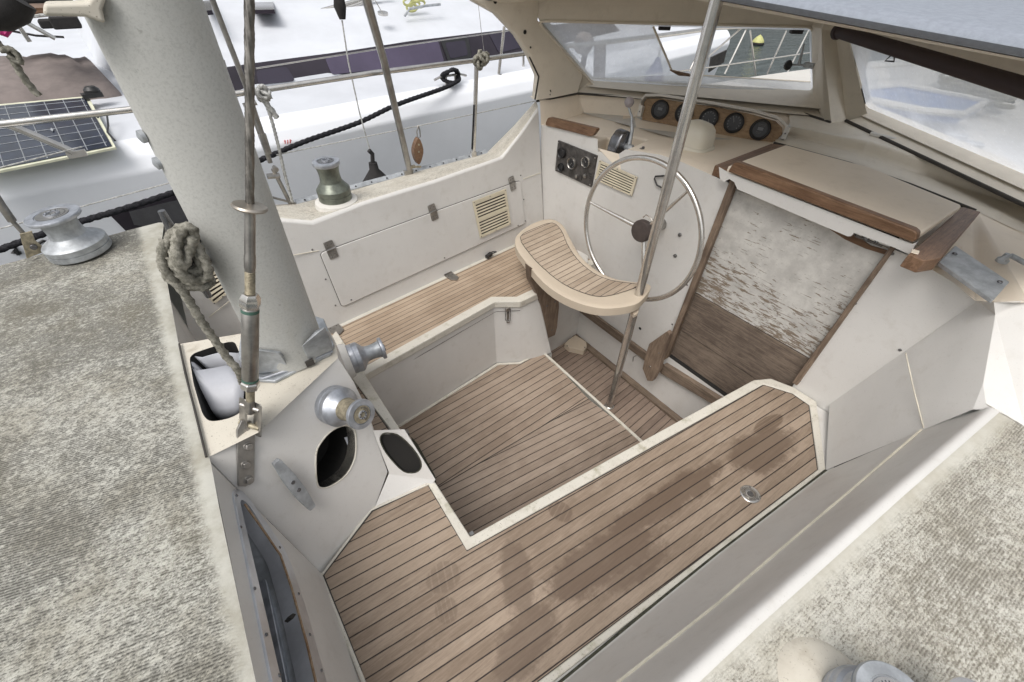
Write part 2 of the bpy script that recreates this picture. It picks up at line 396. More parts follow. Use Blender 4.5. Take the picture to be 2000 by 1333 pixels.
        if bevel:
            b = o.modifiers.new('edge', 'BEVEL'); b.width = bevel; b.segments = seg; b.limit_method = 'ANGLE'; b.angle_limit = math.radians(blim); b.harden_normals = True
        for k, v_ in props.items(): o[k] = v_
        return o
def thing(name, label, cat, group=None, loc=(0, 0, 0)):
    o = bpy.data.objects.new(name, None); COL.objects.link(o); o.empty_display_size = .1
    o['label'] = label; o['category'] = cat
    if group: o['group'] = group
    return o
def tag(o, label, cat, group=None):
    o['label'] = label; o['category'] = cat
    if group: o['group'] = group
    return o
def lerp(a, b, t_): return V(a)*(1-t_)+V(b)*t_
def along(a, b, n): return [lerp(a, b, i/n) for i in range(n+1)]
def rounded(pts, r, n=4):
    """round the corners of a closed 3d polygon"""
    out = []; N = len(pts); pts = [V(p) for p in pts]
    for i in range(N):
        p = pts[i]; a = pts[i-1]-p; b = pts[(i+1) % N]-p
        ra = min(r, a.length*.45); rb = min(r, b.length*.45); A = p+a.normalized()*ra; B = p+b.normalized()*rb
        for k in range(n+1):
            t_ = k/n; out.append(A*(1-t_)**2+p*2*t_*(1-t_)+B*t_**2)
    return out
def smoothline(pts, n=6, closed=False):
    pts = [V(p) for p in pts]; out = []; N = len(pts)
    for i in range(N if closed else N-1):
        if closed: p0, p1, p2, p3 = pts[i-1], pts[i], pts[(i+1) % N], pts[(i+2) % N]
        else: p0, p1, p2, p3 = pts[max(i-1, 0)], pts[i], pts[i+1], pts[min(i+2, N-1)]
        for k in range(n):
            t_ = k/n; out.append(.5*((2*p1)+(p2-p0)*t_+(2*p0-5*p1+4*p2-p3)*t_*t_+(3*p1-p0-3*p2+p3)*t_**3))
    if not closed: out.append(pts[-1])
    return out
def sagline(a, b, sag, n=24):
    return [lerp(a, b, i/n)-V((0, 0, sag*4*(i/n)*(1-i/n))) for i in range(n+1)]
def rope_mesh(path, r, mat='rope', name='rope', parent=None, pitch=None, strands=3, **kw):
    fl_ = .27 if r < .012 else .17
    """laid rope: fluted twisting tube"""
    p = smoothline(path, 10) if len(path) < 60 else [V(q) for q in path]
    # resample evenly so that the lay shows
    q = [p[0]]; step = r*.8; acc = 0
    for i in range(1, len(p)):
        seg = p[i]-p[i-1]; L = seg.length; d = step-acc
        while d <= L and L > 0: q.append(p[i-1]+seg*(d/L)); d += step
        acc = L-(d-step) if L > 0 else acc
    m = MB().tube(q, r*1.05, 18, twist=2*math.pi/(pitch or r*8.5)/1.0, flute=fl_, nfl=strands)
    return m.build(name, mat, parent, smooth=70, **kw)
def screw(mb, p, n, r=.005, m=0): mb.lathe([(r, 0), (r, .0015), (r*.6, .003)], p, n, m, 10)
# ================================================================== OUR BOAT: one thing, everything bolted to it is a part
boat = thing('sailboat', 'older cream sailing boat whose teak cockpit fills the picture, with wheel, mast, winches and windscreen', 'sailboat')
B0 = boat
# reference planes
P1, P2, P3 = Z((662, 635), ZS), Z((1007, 477), ZS), X((1057, 244), XB)
COAM = Plane(P1, P2, P3)
BULK = lambda q, off=0.0: X(q, XB-off)
NB = V((-1, 0, 0))
# --- cockpit sole
A_, B_, C_, D_ = [Z(q, 0) for q in ((781, 830), (971, 711), (1014.5, 708.5), (1061, 687))]
E_ = Z((1259, 866), 0); Sx = Z((1150, 780), 0); Tx = Z((856, 953), 0); Te = Tx+(Tx-Sx)*1.2
m = MB(); zt = V((0, 0, .003))
m.poly([V((-.1, 1.47, 0)), A_, B_, C_, D_, Sx, Te], 0)
m.poly([Te, Sx, E_, V((E_.x, .3, 0)), V((-.1, .3, 0))], 1)
m.build('cockpit_sole', ['teakL', 'teakR'], boat, weld=False, label='main teak cockpit floor panel with a long diagonal joint')
MB().tube([Sx+V((0, 0, .003)), Tx+V((0, 0, .003))], .0019, 5).build('sole_mitre', 'seam', boat)
m = MB()
edge = [V((-.1, 1.47, 0)), A_, B_, C_, D_, E_, V((E_.x, .3, 0))]
ins = []
for i, p in enumerate(edge):
    a = edge[max(i-1, 0)]; b = edge[min(i+1, len(edge)-1)]; d = (b-a).normalized(); ins.append(p+V((d.y, -d.x, 0))*.016)
m.strip([p+V((0, 0, .006)) for p in edge], [p+V((0, 0, .006)) for p in ins], 0)
m.strip([p+V((0, 0, .006)) for p in edge[4:]], [p+V((0, 0, ZW)) for p in edge[4:]], 0)
m.strip([p+V((0, 0, .006)) for p in ins], [p-V((0, 0, .002)) for p in ins], 0)
m.build('sole_edging', 'rim', boat)
m = MB().poly([V((1.38, .2, ZW)), V((XB+.03, .2, ZW)), V((XB+.03, 1.66, ZW)), V((1.38, 1.66, ZW))])
m.build('footwell_sole', 'teakW', boat, label='shade-darkened sunken teak floor panel in front of the bulkhead')
m = MB().box((XB-.022, .9, ZW+.011), ((.044, 0, 0), (0, 1.5, 0), (0, 0, .022)))
m.build('footwell_trim', 'greywood', boat, bevel=.004)
# --- port bench
pb = [Z(q, ZS) for q in ((710, 734), (966, 590), (1016, 590), (1056, 571))]
d0 = (pb[1]-pb[0]).normalized(); aft = pb[0]-d0*.62
pbo = [aft]+pb+[V((XB, pb[3].y+.04, ZS))]
low = [V((-.12, 1.49, 0)), A_, B_+V((0, .006, 0)), C_+V((0, .006, 0)), Z((1078, 689), 0), V((1.44, 1.60, 0)), V((XB, 1.625, 0))]
topf = [aft+V((0, .012, 0)), pb[0]+V((0, .012, 0)), pb[1]+V((0, .012, 0)), pb[2]+V((0, .012, 0)), pb[3]+V((.0, .012, 0)), pb[3]+V((.02, .04, 0)), V((XB, pb[3].y+.06, ZS))]
m = MB()
m.strip([p-V((0, 0, .045)) for p in topf], low, 0)
m.strip(low[4:], [p+V((0, 0, ZW)) for p in low[4:]], 0)
m.build('port_bench_front', 'gelwall', boat, bevel=.008)
inner = [p+V((.012, .05, .0)) for p in pbo]
backl = lambda x: lerp(P1, P2, (x-P1.x)/(P2.x-P1.x)) + V((0, 0, 0))
bk = [V((backl(p.x).x, backl(p.x).y-.022, ZS)) for p in inner]
m = MB()
lip = [p-V((0, 0, .045)) for p in pbo]
m.strip(pbo, lip, 0); m.strip(pbo, inner, 0)
m.strip(lip, [p+V((0, .02, -.045)) for p in pbo], 0)
bko = [V((backl(p.x).x, backl(p.x).y+.02, ZS-.001)) for p in inner]
m.strip(bko, [p+V((0, 0, 0)) for p in bk], 0)
m.build('port_bench_rim', 'rim', boat, bevel=.006, blim=50)
m = MB()
for i in range(len(inner)-1): m.quad(inner[i]+V((0, 0, -.001)), inner[i+1]+V((0, 0, -.001)), bk[i+1]+V((0, 0, -.001)), bk[i]+V((0, 0, -.001)))
m.build('port_bench_teak', 'teakport', boat, label='pale teak seat of the port bench under the locker hatch')
# lid seam and latch on the jog of the port bench
lf = Plane(B_, C_, pb[1])
m = MB()
l1, l2, l3 = lf((969.5, 609), .003), lf((1016, 607), .003), None
m.tube([l1+V((0, .0, 0)), l2], .0015, 5, 0)
q0 = Plane(A_, B_, pb[1]); m.tube([q0((740, 742), .004), q0((969, 609), .004)], .0012, 5)
m.build('bench_lid_seam', 'seam', boat)
m = MB()
c = lf((992, 607), .004); nn = lf.n
m.box(lf((992, 604), .012), (V((.028, 0, 0)), nn*.02, V((0, 0, .022))), 0)
m.box(lf((992, 617), .010), (V((.016, 0, 0)), nn*.012, V((0, 0, .05))), 0)
m.tube([lf((987, 604), .016), lf((987, 626), .018), lf((997, 626), .018), lf((997, 604), .016)], .0022, 6, 1, closed=True)
m.lathe([(.010, 0), (.010, .012), (.003, .016)], lf((992, 627), .003), nn, 0, 14)
m.build('over_centre_latch', ['steeldull', 'chromedark'], boat, bevel=.0015)
# --- port coaming with its raised forward end
ci = [COAM((611, 437)), COAM((707, 400)), COAM((850, 356)), COAM((980, 310)), COAM((1018, 262)), COAM((1052, 214))]
c_aft = [COAM((330, 505)), COAM((440, 425)), COAM((540, 405))]
c_aft[0].z = ZD-.0; c_aft[1].z = ZD+.03; c_aft[2].z = ZD+.05
cin = c_aft+ci
cout = [V((-.20, 2.42, 1.0)), V((-.03, 2.43, 1.0)), V((.2, 2.42, 1.0)), Y((575, 398), 2.41), Y((690, 370), 2.41), Y((830, 330), 2.415), Y((950, 299), 2.42), Y((1003, 246), 2.36), Y((1046, 197), 2.28)]
mid1 = [a+(b-a).normalized()*.022+V((0, 0, .012)) for a, b in zip(cin, cout)]
mid2 = [lerp(a, b, .5)+V((0, 0, .012)) for a, b in zip(cin, cout)]
bot = [V((backl(x).x, backl(x).y, ZS-.01)) for x in [-.35, -.05, .2, .34, .6, .9, 1.45, 1.66, XB]]
m = MB()
m.strip(bot, cin, 0)
m.strip(cin, mid1, 0); m.strip(mid1, mid2, 1); m.strip(mid2, cout, 1)
hull = [V((p.x, p.y+.03, p.z-.06)) for p in cout]
m.strip(cout, hull, 2); m.strip(hull, [V((p.x, p.y+.12, -.5)) for p in cout], 2)
e = cin[-1]; m.poly([e, mid1[-1], mid2[-1], cout[-1], hull[-1], V((XB+.03, 2.3, .4)), bot[-1]], 0)
m.build('port_coaming', ['gelwall', 'speck', 'gel'], boat, bevel=.014, seg=3, blim=25)
# seam line of the coaming moulding
for a, b_ in (((500, 512), (623, 490)), ((1022, 350), (1056, 338)), ((408, 620), (455, 583))): MB().tube([COAM(a, .001), COAM(b_, .001)], .0022, 6).build('coaming_seam', 'caulk', boat)
# aft port recess wall, seen past the mast
m = MB().quad(V((-.27, 1.93, ZS-.01)), V((-.27, 1.93, ZD)), V((-.27, .90, ZD-.02)), V((-.27, .90, ZS-.01)))
m.build('aft_recess_wall', 'gelwall', boat)
# toe rail with bolts
tr = [Y((577, 396), 2.40), Y((680, 369), 2.40), Y((800, 337), 2.405), Y((950, 297), 2.41)]
m = MB(); a = V((0, .006, 0)); hh = V((0, 0, .022))
for i in range(3):
    A, B = tr[i]+V((0, 0, -.008)), tr[i+1]+V((0, 0, -.008)); m.add([A-a*3, A+a, B+a, B-a*3, A-a*3+hh*.3, A+a+hh, B+a+hh, B-a*3+hh*.3], [(0, 1, 2, 3), (4, 7, 6, 5), (0, 4, 5, 1), (3, 2, 6, 7), (0, 3, 7, 4), (1, 5, 6, 2)])
for i in range(13):
    p = lerp(tr[0], tr[3], (i+.5)/13); screw(m, p+V((0, -.012, .006)), V((0, -.3, 1)), .005, 1)
m.build('toe_rail', ['alupale', 'dark'], boat)
# locker hatch in the coaming
hq = [(625, 495), (1018, 352), (1026, 372), (1026, 434), (1015, 443), (676, 598), (664, 596), (656, 588)]
hp = rounded([COAM(q, .004) for q in [(625, 495), (1016, 353), (1025, 437), (668, 600)]], .02)
m = MB().prism([p+COAM.n*.004 for p in hp], -COAM.n*.012)
lock = m.build('locker_hatch', 'gelwall', boat, bevel=.003, label='long white locker hatch in the port coaming')
m = MB().tube([p-COAM.n*.002 for p in hp], .0028, 6, closed=True)
m.build('hatch_seam', 'seam', lock)
for q in [(610, 488), (636, 546), (655, 597), (868, 504), (686, 586), (1012, 441), (1026, 432), (1023, 390), (1017, 343)]:
    m = MB(); screw(m, COAM(q, .002 if q[0] < 660 or q[0] > 1015 else .009), COAM.n, .0045); m.build('hatch_screw', 'screw', lock)
def hinge(q, q2, w=.046, parent=lock):
    """leaf hinge over the hatch edge from pixel q (top) to q2 (bottom)"""
    m = MB(); a, b = COAM(q, .010), COAM(q2, .012); d = (b-a).normalized(); s = COAM.n.cross(d).normalized(); mid = lerp(a, b, .45)
    for u, v_ in ((a, mid), (mid, b)):
        m.prism(rounded([u-s*w/2, u+s*w/2, v_+s*w/2, v_-s*w/2], .008), COAM.n*-.004, 0)
    m.tube([mid-s*w*.5+COAM.n*.003, mid+s*w*.5+COAM.n*.003], .006, 10, 0)
    for k in (.18, .75, .88): screw(m, lerp(a, b, k)-s*w*.22, COAM.n, .0035, 1); screw(m, lerp(a, b, k)+s*w*.22, COAM.n, .0035, 1)
    return m.build('hinge', ['steeldull', 'screw'], parent, bevel=.001)
hinge((640, 472), (654, 505)); hinge((842, 400), (851, 430)); hinge((998, 346), (1004, 372))
# seat hinges on the back edge of the bench
def seathinge(q, sc):
    m = MB(); p = Z(q, ZS+.004); d = (P2-P1).normalized(); s = V((d.y, -d.x, 0)); w = .036*sc
    m.prism([p-d*w/2, p+d*w/2, p+d*w/2+V((0, .004, .035*sc)), p-d*w/2+V((0, .004, .035*sc))], -s*.004)
    m.prism(rounded([p-d*w/2, p-d*w/2+s*.04*sc, p+s*.062*sc, p+d*w/2+s*.05*sc, p+d*w/2], .006), (0, 0, .004))
    m.tube([p-d*w/2+V((0, 0, .006)), p+d*w/2+V((0, 0, .006))], .006, 10)
    for k in (-.25, .25): screw(m, p+d*w*k+s*.02*sc+V((0, 0, .004)), (0, 0, 1), .0035, 1)
    m.build('seat_hinge', ['steeldull', 'screw'], boat, bevel=.001)
seathinge((646, 634), 1.75); seathinge((874, 535), 1.55)
# ventilation grilles
def vent(corners, plane, nrm, nsl, name='vent_grille', rows=1, parent=boat, label=None, up=True):
    """corners: TL, TR, BR, BL as points; louvres run TL->TR"""
    TL, TR, BR, BL = [V(p) for p in corners]; n = V(nrm)
    bl = lambda u, v_: lerp(lerp(TL, TR, u), lerp(BL, BR, u), v_)
    m = MB(); m.poly([p+n*.0015 for p in (TL, TR, BR, BL)], 1)
    r = .07
    def bar(u0, u1, v0, v1, h, sl=0):
        a = [bl(u0, v0), bl(u1, v0), bl(u1, v1), bl(u0, v1)]
        hs = [h-sl, h-sl, h, h]
        m.add([p+n*.001 for p in a]+[p+n*q for p, q in zip(a, hs)], [(4, 5, 6, 7), (0, 4, 7, 3), (1, 2, 6, 5), (0, 1, 5, 4), (3, 7, 6, 2)], 0)
    bar(0, 1, 0, r, .007); bar(0, 1, 1-r, 1, .007); bar(0, r*.8, r, 1-r, .007); bar(1-r*.8, 1, r, 1-r, .007)
    segs = [(r, 1-r)] if rows == 1 else [(r, .46), (.54, 1-r)]
    if rows == 2: bar(r*.8, 1-r*.8, .46, .54, .007)
    for v0, v1 in segs:
        for i in range(nsl):
            a = v0+(v1-v0)*(i+.0)/nsl; bar(r*.8, 1-r*.8, a, a+(v1-v0)/nsl*.45, .006, .002)
    for u, v_ in ((.03, .03), (.97, .03), (.03, .97), (.97, .97), (.5, .03), (.5, .97)): screw(m, bl(u, v_)+n*.007, n, .003, 2)
    kw = {'label': label} if label else {}
    return m.build(name, ['vent', 'ventdark', 'screw'], parent, smooth=0, **kw)
vent([COAM(q, .011) for q in ((922, 394), (987, 369), (997, 438), (937, 465))], None, COAM.n, 5, rows=2, parent=lock, )
vent([COAM(q, .002) for q in ((372, 545), (420, 528), (452, 566), (418, 594))], None, COAM.n, 6, label='ivory grille half hidden behind the mast and the coiled rope')
vent([BULK(q, .004) for q in ((1172, 313), (1246, 346), (1235, 383), (1163, 351))], None, NB, 7, label='ivory grille on the bulkhead behind the wheel rim')
# --- starboard bench and aft seat (U of teak with a raised white rim)
rim_o = [Z(q, ZS) for q in ((719.5, 744), (790, 853), (851, 945), (919, 1050), (1470, 745), (1500, 745), (1560, 757), (1604, 787), (1611, 918), (1080, 1333))]
rim_o[5] = V((XB-.04, rim_o[5].y, ZS)); rim_o[6] = V((XB-.005, .262, ZS)); rim_o[7] = V((XB-.005, .155, ZS)); rim_o.insert(4, Z((1200, 893), ZS))
tk = [Z(q, ZS) for q in ((700, 757), (836, 948), (912, 1077), (1200, 917), (1490, 753), (1558, 766), (1592, 800), (1596, 919), (1050, 1333))]
tk[5] = V((XB-.045, .245, ZS)); tk[6] = V((XB-.05, .165, ZS))
m = MB()
inn = [tk[0], Z((770, 850), ZS), tk[1], tk[2], tk[3], tk[4], lerp(tk[4], tk[5], .4), tk[5], tk[6], tk[7], tk[8]]
up = V((0, 0, .009)); ext = lambda L: [L[0]+(L[0]-L[1])*1.1]+L+[L[-1]+(L[-1]-L[-2])*1.2]
O, I = ext(rim_o), ext(inn)
m.strip([p+up for p in O], [p+up for p in I], 0); m.strip([p+up for p in I], [p-V((0, 0, .002)) for p in I], 0)
m.strip([p+up for p in O], [p-V((0, 0, .05)) for p in O], 0)
m.build('seat_rim', 'rim', boat, bevel=.005, blim=40, label='white raised rim of the starboard seat with green algae spots')
lw = [V((p.x, p.y, ZS-.05)) for p in O]
m = MB().strip([p+V((0, -.0, 0)) for p in lw], [V((p.x, p.y, ZW)) for p in lw]); m.build('seat_front', 'gelwall', boat)
left = [Z((632, 1125), ZS), Z((706, 1313), ZS)]
m = MB(); z3 = V((0, 0, .003))
le = left[1]+(left[1]-left[0])*1.2
m.poly([p+z3 for p in [left[0], Z((727, 1000), ZS), Z((836, 948), ZS), I[4], I[5], I[6], I[7], I[8], I[9], I[10], I[11], V((I[12].x-.5, I[12].y, ZS)), le]], 0)
m.poly([p+z3 for p in [Z((836, 948), ZS), Z((727, 1000), ZS), V((-.02, 1.02, ZS)), V((-.02, 1.45, ZS)), V((.22, 1.45, ZS)), I[1]]], 0)
m.build('starboard_seat_teak', 'teakseat', boat, weld=False, label='large brown teak seat with damp footprints along the starboard side')
m = MB()
for L in ([tk[0], tk[1], tk[2], tk[3], tk[4], tk[5], tk[6], tk[7], tk[8]],): m.tube([p+V((0, 0, .003)) for p in L], .0022, 5, 0)
m.tube([p+V((0, 0, .004)) for p in (left[1], left[0], Z((727, 1000), ZS), Z((836, 948), ZS))], .0035, 5, 0)
m.build('seat_seam', 'seam', boat)
m = MB().tube([p+V((0, 0, .006)) for p in (le, left[0]+V((-.006, 0, 0)), Z((725, 998), ZS), Z((843, 944), ZS))], .006, 6)
m.build('seat_caulk', 'rim', boat)
# deck filler plate
p = Z((1465, 966), ZS+.004)
m = MB().lathe([(.036, 0), (.036, .003), (.033, .005), (.024, .005), (.023, .0035)], p, (0, 0, 1), 0, 40)
m.lathe([(.0225, .0035), (.0225, .0055), (.019, .006), (.011, .004), (.0105, .001)], p, (0, 0, 1), 0, 32)
for k in range(8):
    a = k*math.pi/4; m.box(p+V((math.cos(a)*.007, math.sin(a)*.007, .0050)), ((.006*math.cos(a), .006*math.sin(a), 0), (-.003*math.sin(a), .003*math.cos(a), 0), (0, 0, .003)), 1)
m.lathe([(.009, .004), (.0001, .0045)], p, (0, 0, 1), 1, 20)
for a in (.6, 2.7, 4.8): screw(m, p+V((math.cos(a)*.029, math.sin(a)*.029, .005)), (0, 0, 1), .0035, 1)
m.tube([p+V((.010+.012*0, -.029, .0052)), p+V((.018, -.025, .0052)), p+V((.020, -.029, .0052)), p+V((.013, -.033, .0052))], .0008, 5, 1, closed=True)
m.build('deck_filler', ['steel', 'screw'], boat, label='round chrome filler plate let into the starboard seat')
# --- starboard coaming wall and side deck
f0, f1 = BULK((1620, 790)), Z((1612, 919), ZS); f6 = BULK((1910, 588)); QF = Plane(f1, f6, Z((1899, 799), 1.0)); f2, f3 = QF((1800, 841)), QF((1899, 799))
r0 = ext([Z(q, ZS) for q in ((1080, 1345), (1300, 1163), (1400, 1082), (1510, 998), (1612, 921))])[:-1]
r1 = ext([Z(q, .80) for q in ((1210, 1333), (1400, 1183), (1530, 1071), (1665, 957), (1800, 841))])[:-1]; r1[-1] = f2
r2 = ext([Z(q, .985) for q in ((1270, 1333), (1420, 1200), (1560, 1082), (1700, 963), (1899, 799))])[:-1]; r2[-1] = f3
r3 = [V((p.x, p.y-.035, ZD)) for p in r2]
r4 = [V((p.x, p.y-.075, ZD+.003)) for p in r2]
r5 = [V((p.x, -1.3, ZD-.03)) for p in r2]
rA = [V((p.x, p.y-.0, ZS-.03)) for p in r0]
m = MB(); cols = []
for a, b_, c, d, e in zip(r0, r1, r2, r3, r4): cols.append([V((a.x, a.y+.02, ZS-.002))]+smoothline([a, b_, c+V((0, -.008, -.006)), d+V((0, .012, 0)), e+V((0, .030, .002))], 6))
m.grid([list(r_) for r_ in zip(*cols)])
m.build('starboard_coaming', 'gelwall', boat, smooth=70)
m = MB().tube([p+V((0, .002, .002)) for p in r1], .0035, 6); m.build('coaming_joint', 'caulk', boat)
m = MB().tube([p+V((0, -.002, .004)) for p in r0], .007, 7); m.build('grime_shade_line', 'moss_shade', boat, smooth=60)  # half-buried dark tube: dirt plus painted shadow between rim and wall
m = MB(); G = 22; rows = []
fw = [V((1.75, -.30, ZD)), V((2.6, -.42, ZD))]
R3 = r3+[Z((1925, 788), ZD), Z((2000, 833), ZD), Z((2250, 950), ZD)]
for p in R3: rows.append([V((p.x-(.0), p.y-(k/9)**1.5*(1.4+p.y), ZD-.02*(k/9))) for k in range(10)])
m.grid(rows); m.build('side_deck', 'sidedeck', boat, label='ribbed starboard side deck blotched with pale lichen, bottom right')
# winches stand here: pad dome
# --- aft deck
dk = [Z(q, ZD) for q in ((520, 1500), (500, 1333), (455, 1120), (428, 990), (412, 905), (392, 830), (375, 770), (348, 668), (328, 560), (319, 505), (324, 450), (336, 410))]
dk[-2] = V((-.235, 2.1, ZD)); dk[-1] = V((-.19, 2.42, ZD-.005))
rows = []
for p in dk:
    row = [p, p+V((-.02, 0, .006))]
    for k in range(1, 9): row.append(V((p.x-.02-(1.9)*(k/8)**1.3, p.y*(1-.05*k/8), ZD+.008-.03*(k/8))))
    rows.append(row)
m = MB().grid(rows)
outer = rows[-1]
sd = [p+V((0, .02, -.05)) for p in outer]; m2 = [p+V((0, .10, -1.4)) for p in outer]
m.strip(outer, sd, 1); m.strip(sd, m2, 1)
m.build('aft_deck', ['aftdeck', 'gel'], boat, bevel=.008, blim=30, label='ribbed aft deck covered in dark grime and lichen, left')
# wall below the aft deck edge (with the long steel-framed locker) 
W = Plane(Z((412, 905), 1.03), Z((500, 1333), 1.03), Z((632, 1125), .5))
A0, Bq, Dq = Z((404, 895), 1.03), Z((660, 700), 1.03), Z((727, 1000), .5)
F = Plane(A0, Bq, Dq)
hole = [(463, 985), (470, 978), (480, 984), (536, 1076), (552, 1110), (575, 1180), (634, 1400), (560, 1400)]
def wallpt(q): return W(q)
wo = [dk[4], dk[3], dk[2], dk[1], dk[0], V((dk[0].x+.10, dk[0].y, ZS)), left[1]+V((0, -.3, 0)), left[1], left[0]]
wo = [W.shift(p, -W.n.dot(p-W.a)) if i > 0 else p for i, p in enumerate(wo)]
hl = rounded([W(q) for q in [(462, 975), (478, 982), (546, 1085), (574, 1180), (628, 1400), (556, 1400)]], .03, 4)
m = MB().holed(wo, [hl], .10, W.n, 0, 1, 2)
m.build('aft_seat_wall', ['gelwall', 'alupale', 'chromedark'], boat, smooth=25)
m = MB()
ho = rounded([W(q) for q in [(450, 955), (474, 962), (556, 1078), (592, 1180), (652, 1400), (540, 1400)]], .04, 5)
hi = rounded([W(q) for q in [(462, 977), (478, 984), (544, 1086), (572, 1180), (626, 1400), (558, 1400)]], .03, 5)
m.strip([p+W.n*.005 for p in ho+ho[:1]], [p+W.n*.007 for p in hi+hi[:1]]); m.strip([p+W.n*.005 for p in ho+ho[:1]], ho+ho[:1]); m.strip([p+W.n*.007 for p in hi+hi[:1]], [p-W.n*.03 for p in hi+hi[:1]])
for q in [(462, 968), (546, 1070), (583, 1160), (605, 1240), (470, 1030), (497, 1150), (520, 1240), (545, 1320), (628, 1310)]: screw(m, W(q, .006), W.n, .004, 1)
fr = m.build('locker_frame', ['framealu', 'chromedark'], boat, bevel=.002, label='long metal framed opening in the wall beside the aft seat')
m = MB()
ib = [W(q, -.045) for q in [(500, 1035), (520, 1060), (538, 1095), (556, 1160), (602, 1400), (575, 1400)]]
m.prism(rounded(ib, .02), -W.n*.05, 0)
m.build('inner_tray', 'alu', fr, bevel=.003)
m = MB().tube([W(q, .008) for q in ((478, 985), (510, 1030), (548, 1085), (570, 1150), (600, 1260), (628, 1380))], .003, 6); m.build('frame_sealant', oldwood('brown_sealant', (.18, .10, .05), (.36, .27, .18), 2), fr)
m = MB().prism([W(q, -.090) for q in [(478, 1040), (500, 1065), (520, 1110), (545, 1190), (575, 1400), (535, 1400)]], W.n*.045); m.build('locker_gap', 'dark', fr, smooth=0)
m = MB().prism(rounded([W(q, .0) for q in [(555, 1214), (562, 1205), (569, 1207), (562, 1217)]], .003), W.n*.012); m.build('frame_slot', 'dark', fr)
# --- mast bridge: facet with openings, top, cup box
def FP(L, off=0): return [F(q, off) for q in L]
big = FP([(617, 888), (629, 861), (650, 840), (674, 831), (690, 838), (695, 855), (693.5, 894), (677, 927), (650, 948), (629, 954), (618.5, 942)])
big = smoothline(big, 3, True)
C3 = F((632, 1125))
fo = [A0, F((505, 845)), Bq, F((690, 745)), F((712, 790)), F((730, 842)), F((757, 922)), F((729, 1000)), F((680, 1058)), C3]
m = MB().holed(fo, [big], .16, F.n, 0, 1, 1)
bd = [V((p.x, p.y+.02, ZS)) for p in fo[2:8]]
m.strip(fo[2:6], [V((p.x+.02, p.y+.10, ZS)) for p in fo[2:6]], 0)
# bridge top
T = [Z(q, ZD) for q in ((352, 672), (470, 652), (560, 636), (640, 640), (655, 668))]
Tend = [T[0], T[1], T[2], T[3], T[4], Bq+V((.0, .0, 0)), Z((505, 845), ZD), A0]
op = rounded([Z(q, ZD) for q in ((369, 693), (457, 664), (466, 685), (494, 760), (468, 812), (412, 826), (396, 812), (378, 750))], .03, 4)
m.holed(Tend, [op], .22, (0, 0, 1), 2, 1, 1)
m.strip(T+[Bq], [V((p.x+.015, p.y+(.01 if i < 4 else 0), ZS)) for i, p in enumerate(T+[Bq])], 0)
br = m.build('mast_bridge', ['gelwall', 'dark', 'geldirty'], boat, smooth=0, bevel=.012, seg=3, blim=28, label='white moulded bridge that carries the mast and two winches')
m = MB().tube([Z(q, ZD+.008) for q in ((350, 672), (362, 730), (380, 800), (403, 893))], .003, 6); m.build('bridge_joint', 'seam', boat)
m = MB().strip([p+F.n*.002 for p in big+big[:1]], [p-F.n*.05 for p in [lerp(sum(big, V())/len(big), q, 1.0) for q in big+big[:1]]]); 
m.tube([p for p in big], .003, 6, closed=True); m.build('opening_edge', 'rim', br)
# vinyl sheets folded into the top opening
c = [Z(q, ZD-.01) for q in ((370, 694), (395, 698), (430, 688), (470, 690))]; m = MB()
m.grid([c, [p+V((.02, .01, -.16)) for p in c], ], 0)
c2 = [Z(q, ZD-.008) for q in ((376, 716), (384, 724), (412, 720), (440, 714), (476, 722))]
m.grid([c2, [Z(q, ZD-.03) for q in ((392, 760), (408, 756), (428, 754), (452, 752), (478, 752))], [Z(q, ZD-.06) for q in ((412, 800), (424, 800), (440, 798), (456, 794), (474, 790))], [Z(q, ZD-.11) for q in ((430, 826), (438, 826), (450, 824), (462, 820), (474, 814))]], 0)
m.grid([[c[0], c2[0]], [c[0]+V((.02, 0, -.15)), c2[0]+V((.03, 0, -.15))]])
o = m.build('sun_cover', 'vinylwhite', None, smooth=60); tag(o, 'folded grey white vinyl sheet stuffed into the square opening beside the mast foot', 'vinyl sheet')
sm = o.modifiers.new('th', 'SOLIDIFY'); sm.thickness = .003
# sheet visible through the big oval opening
m = MB(); a = [F(q, -.05) for q in ((672, 855), (683, 880), (683, 905), (672, 930))]; b_ = [F(q, -.06) for q in ((688, 850), (700, 885), (697, 910), (684, 935))]
m.strip(a, b_); o = m.build('cable_trunk', 'vinylwhite', br); o.modifiers.new('th', 'SOLIDIFY').thickness = .004
# cup holder box at the seat edge
k0, k1, k2, k3 = F((728, 840), .002), Z((790, 838), .535), Z((853, 938), .535), F((760, 924), .004)
CP = Plane(k0, k2, k3)
k1 = CP((792, 838)); small = smoothline([CP(q) for q in [(743, 855), (752, 847), (776, 850), (800, 870), (818, 894), (822.5, 912), (812, 923), (788, 921), (761, 894), (746, 870)]], 3, True)
m = MB().holed([k0, k1, k2, k3], [small], .02, CP.n, 0, 1, 1)
k4, k5 = Z((728, 1001), ZS), Z((846, 946), ZS); m.quad(k3, k2, k5, k4, 0); m.quad(k1, k2, k5, V((k1.x+.01, k1.y, ZS)), 0)
m.quad(k0, k1, V((k1.x, k1.y+.005, ZS)), V((k0.x, k0.y+.02, ZS)))
cp = m.build('cup_recess', ['gelwall', 'dark'], boat, bevel=.006, seg=3, blim=25, label='small white box with an oval hole at the seat edge below the winch')
MB().poly([p-CP.n*.010 for p in small]).build('recess_floor', 'dark', cp, smooth=0); m = MB().tube(small, .0022, 6, closed=True); m.build('recess_edge', 'moss_shade', cp)
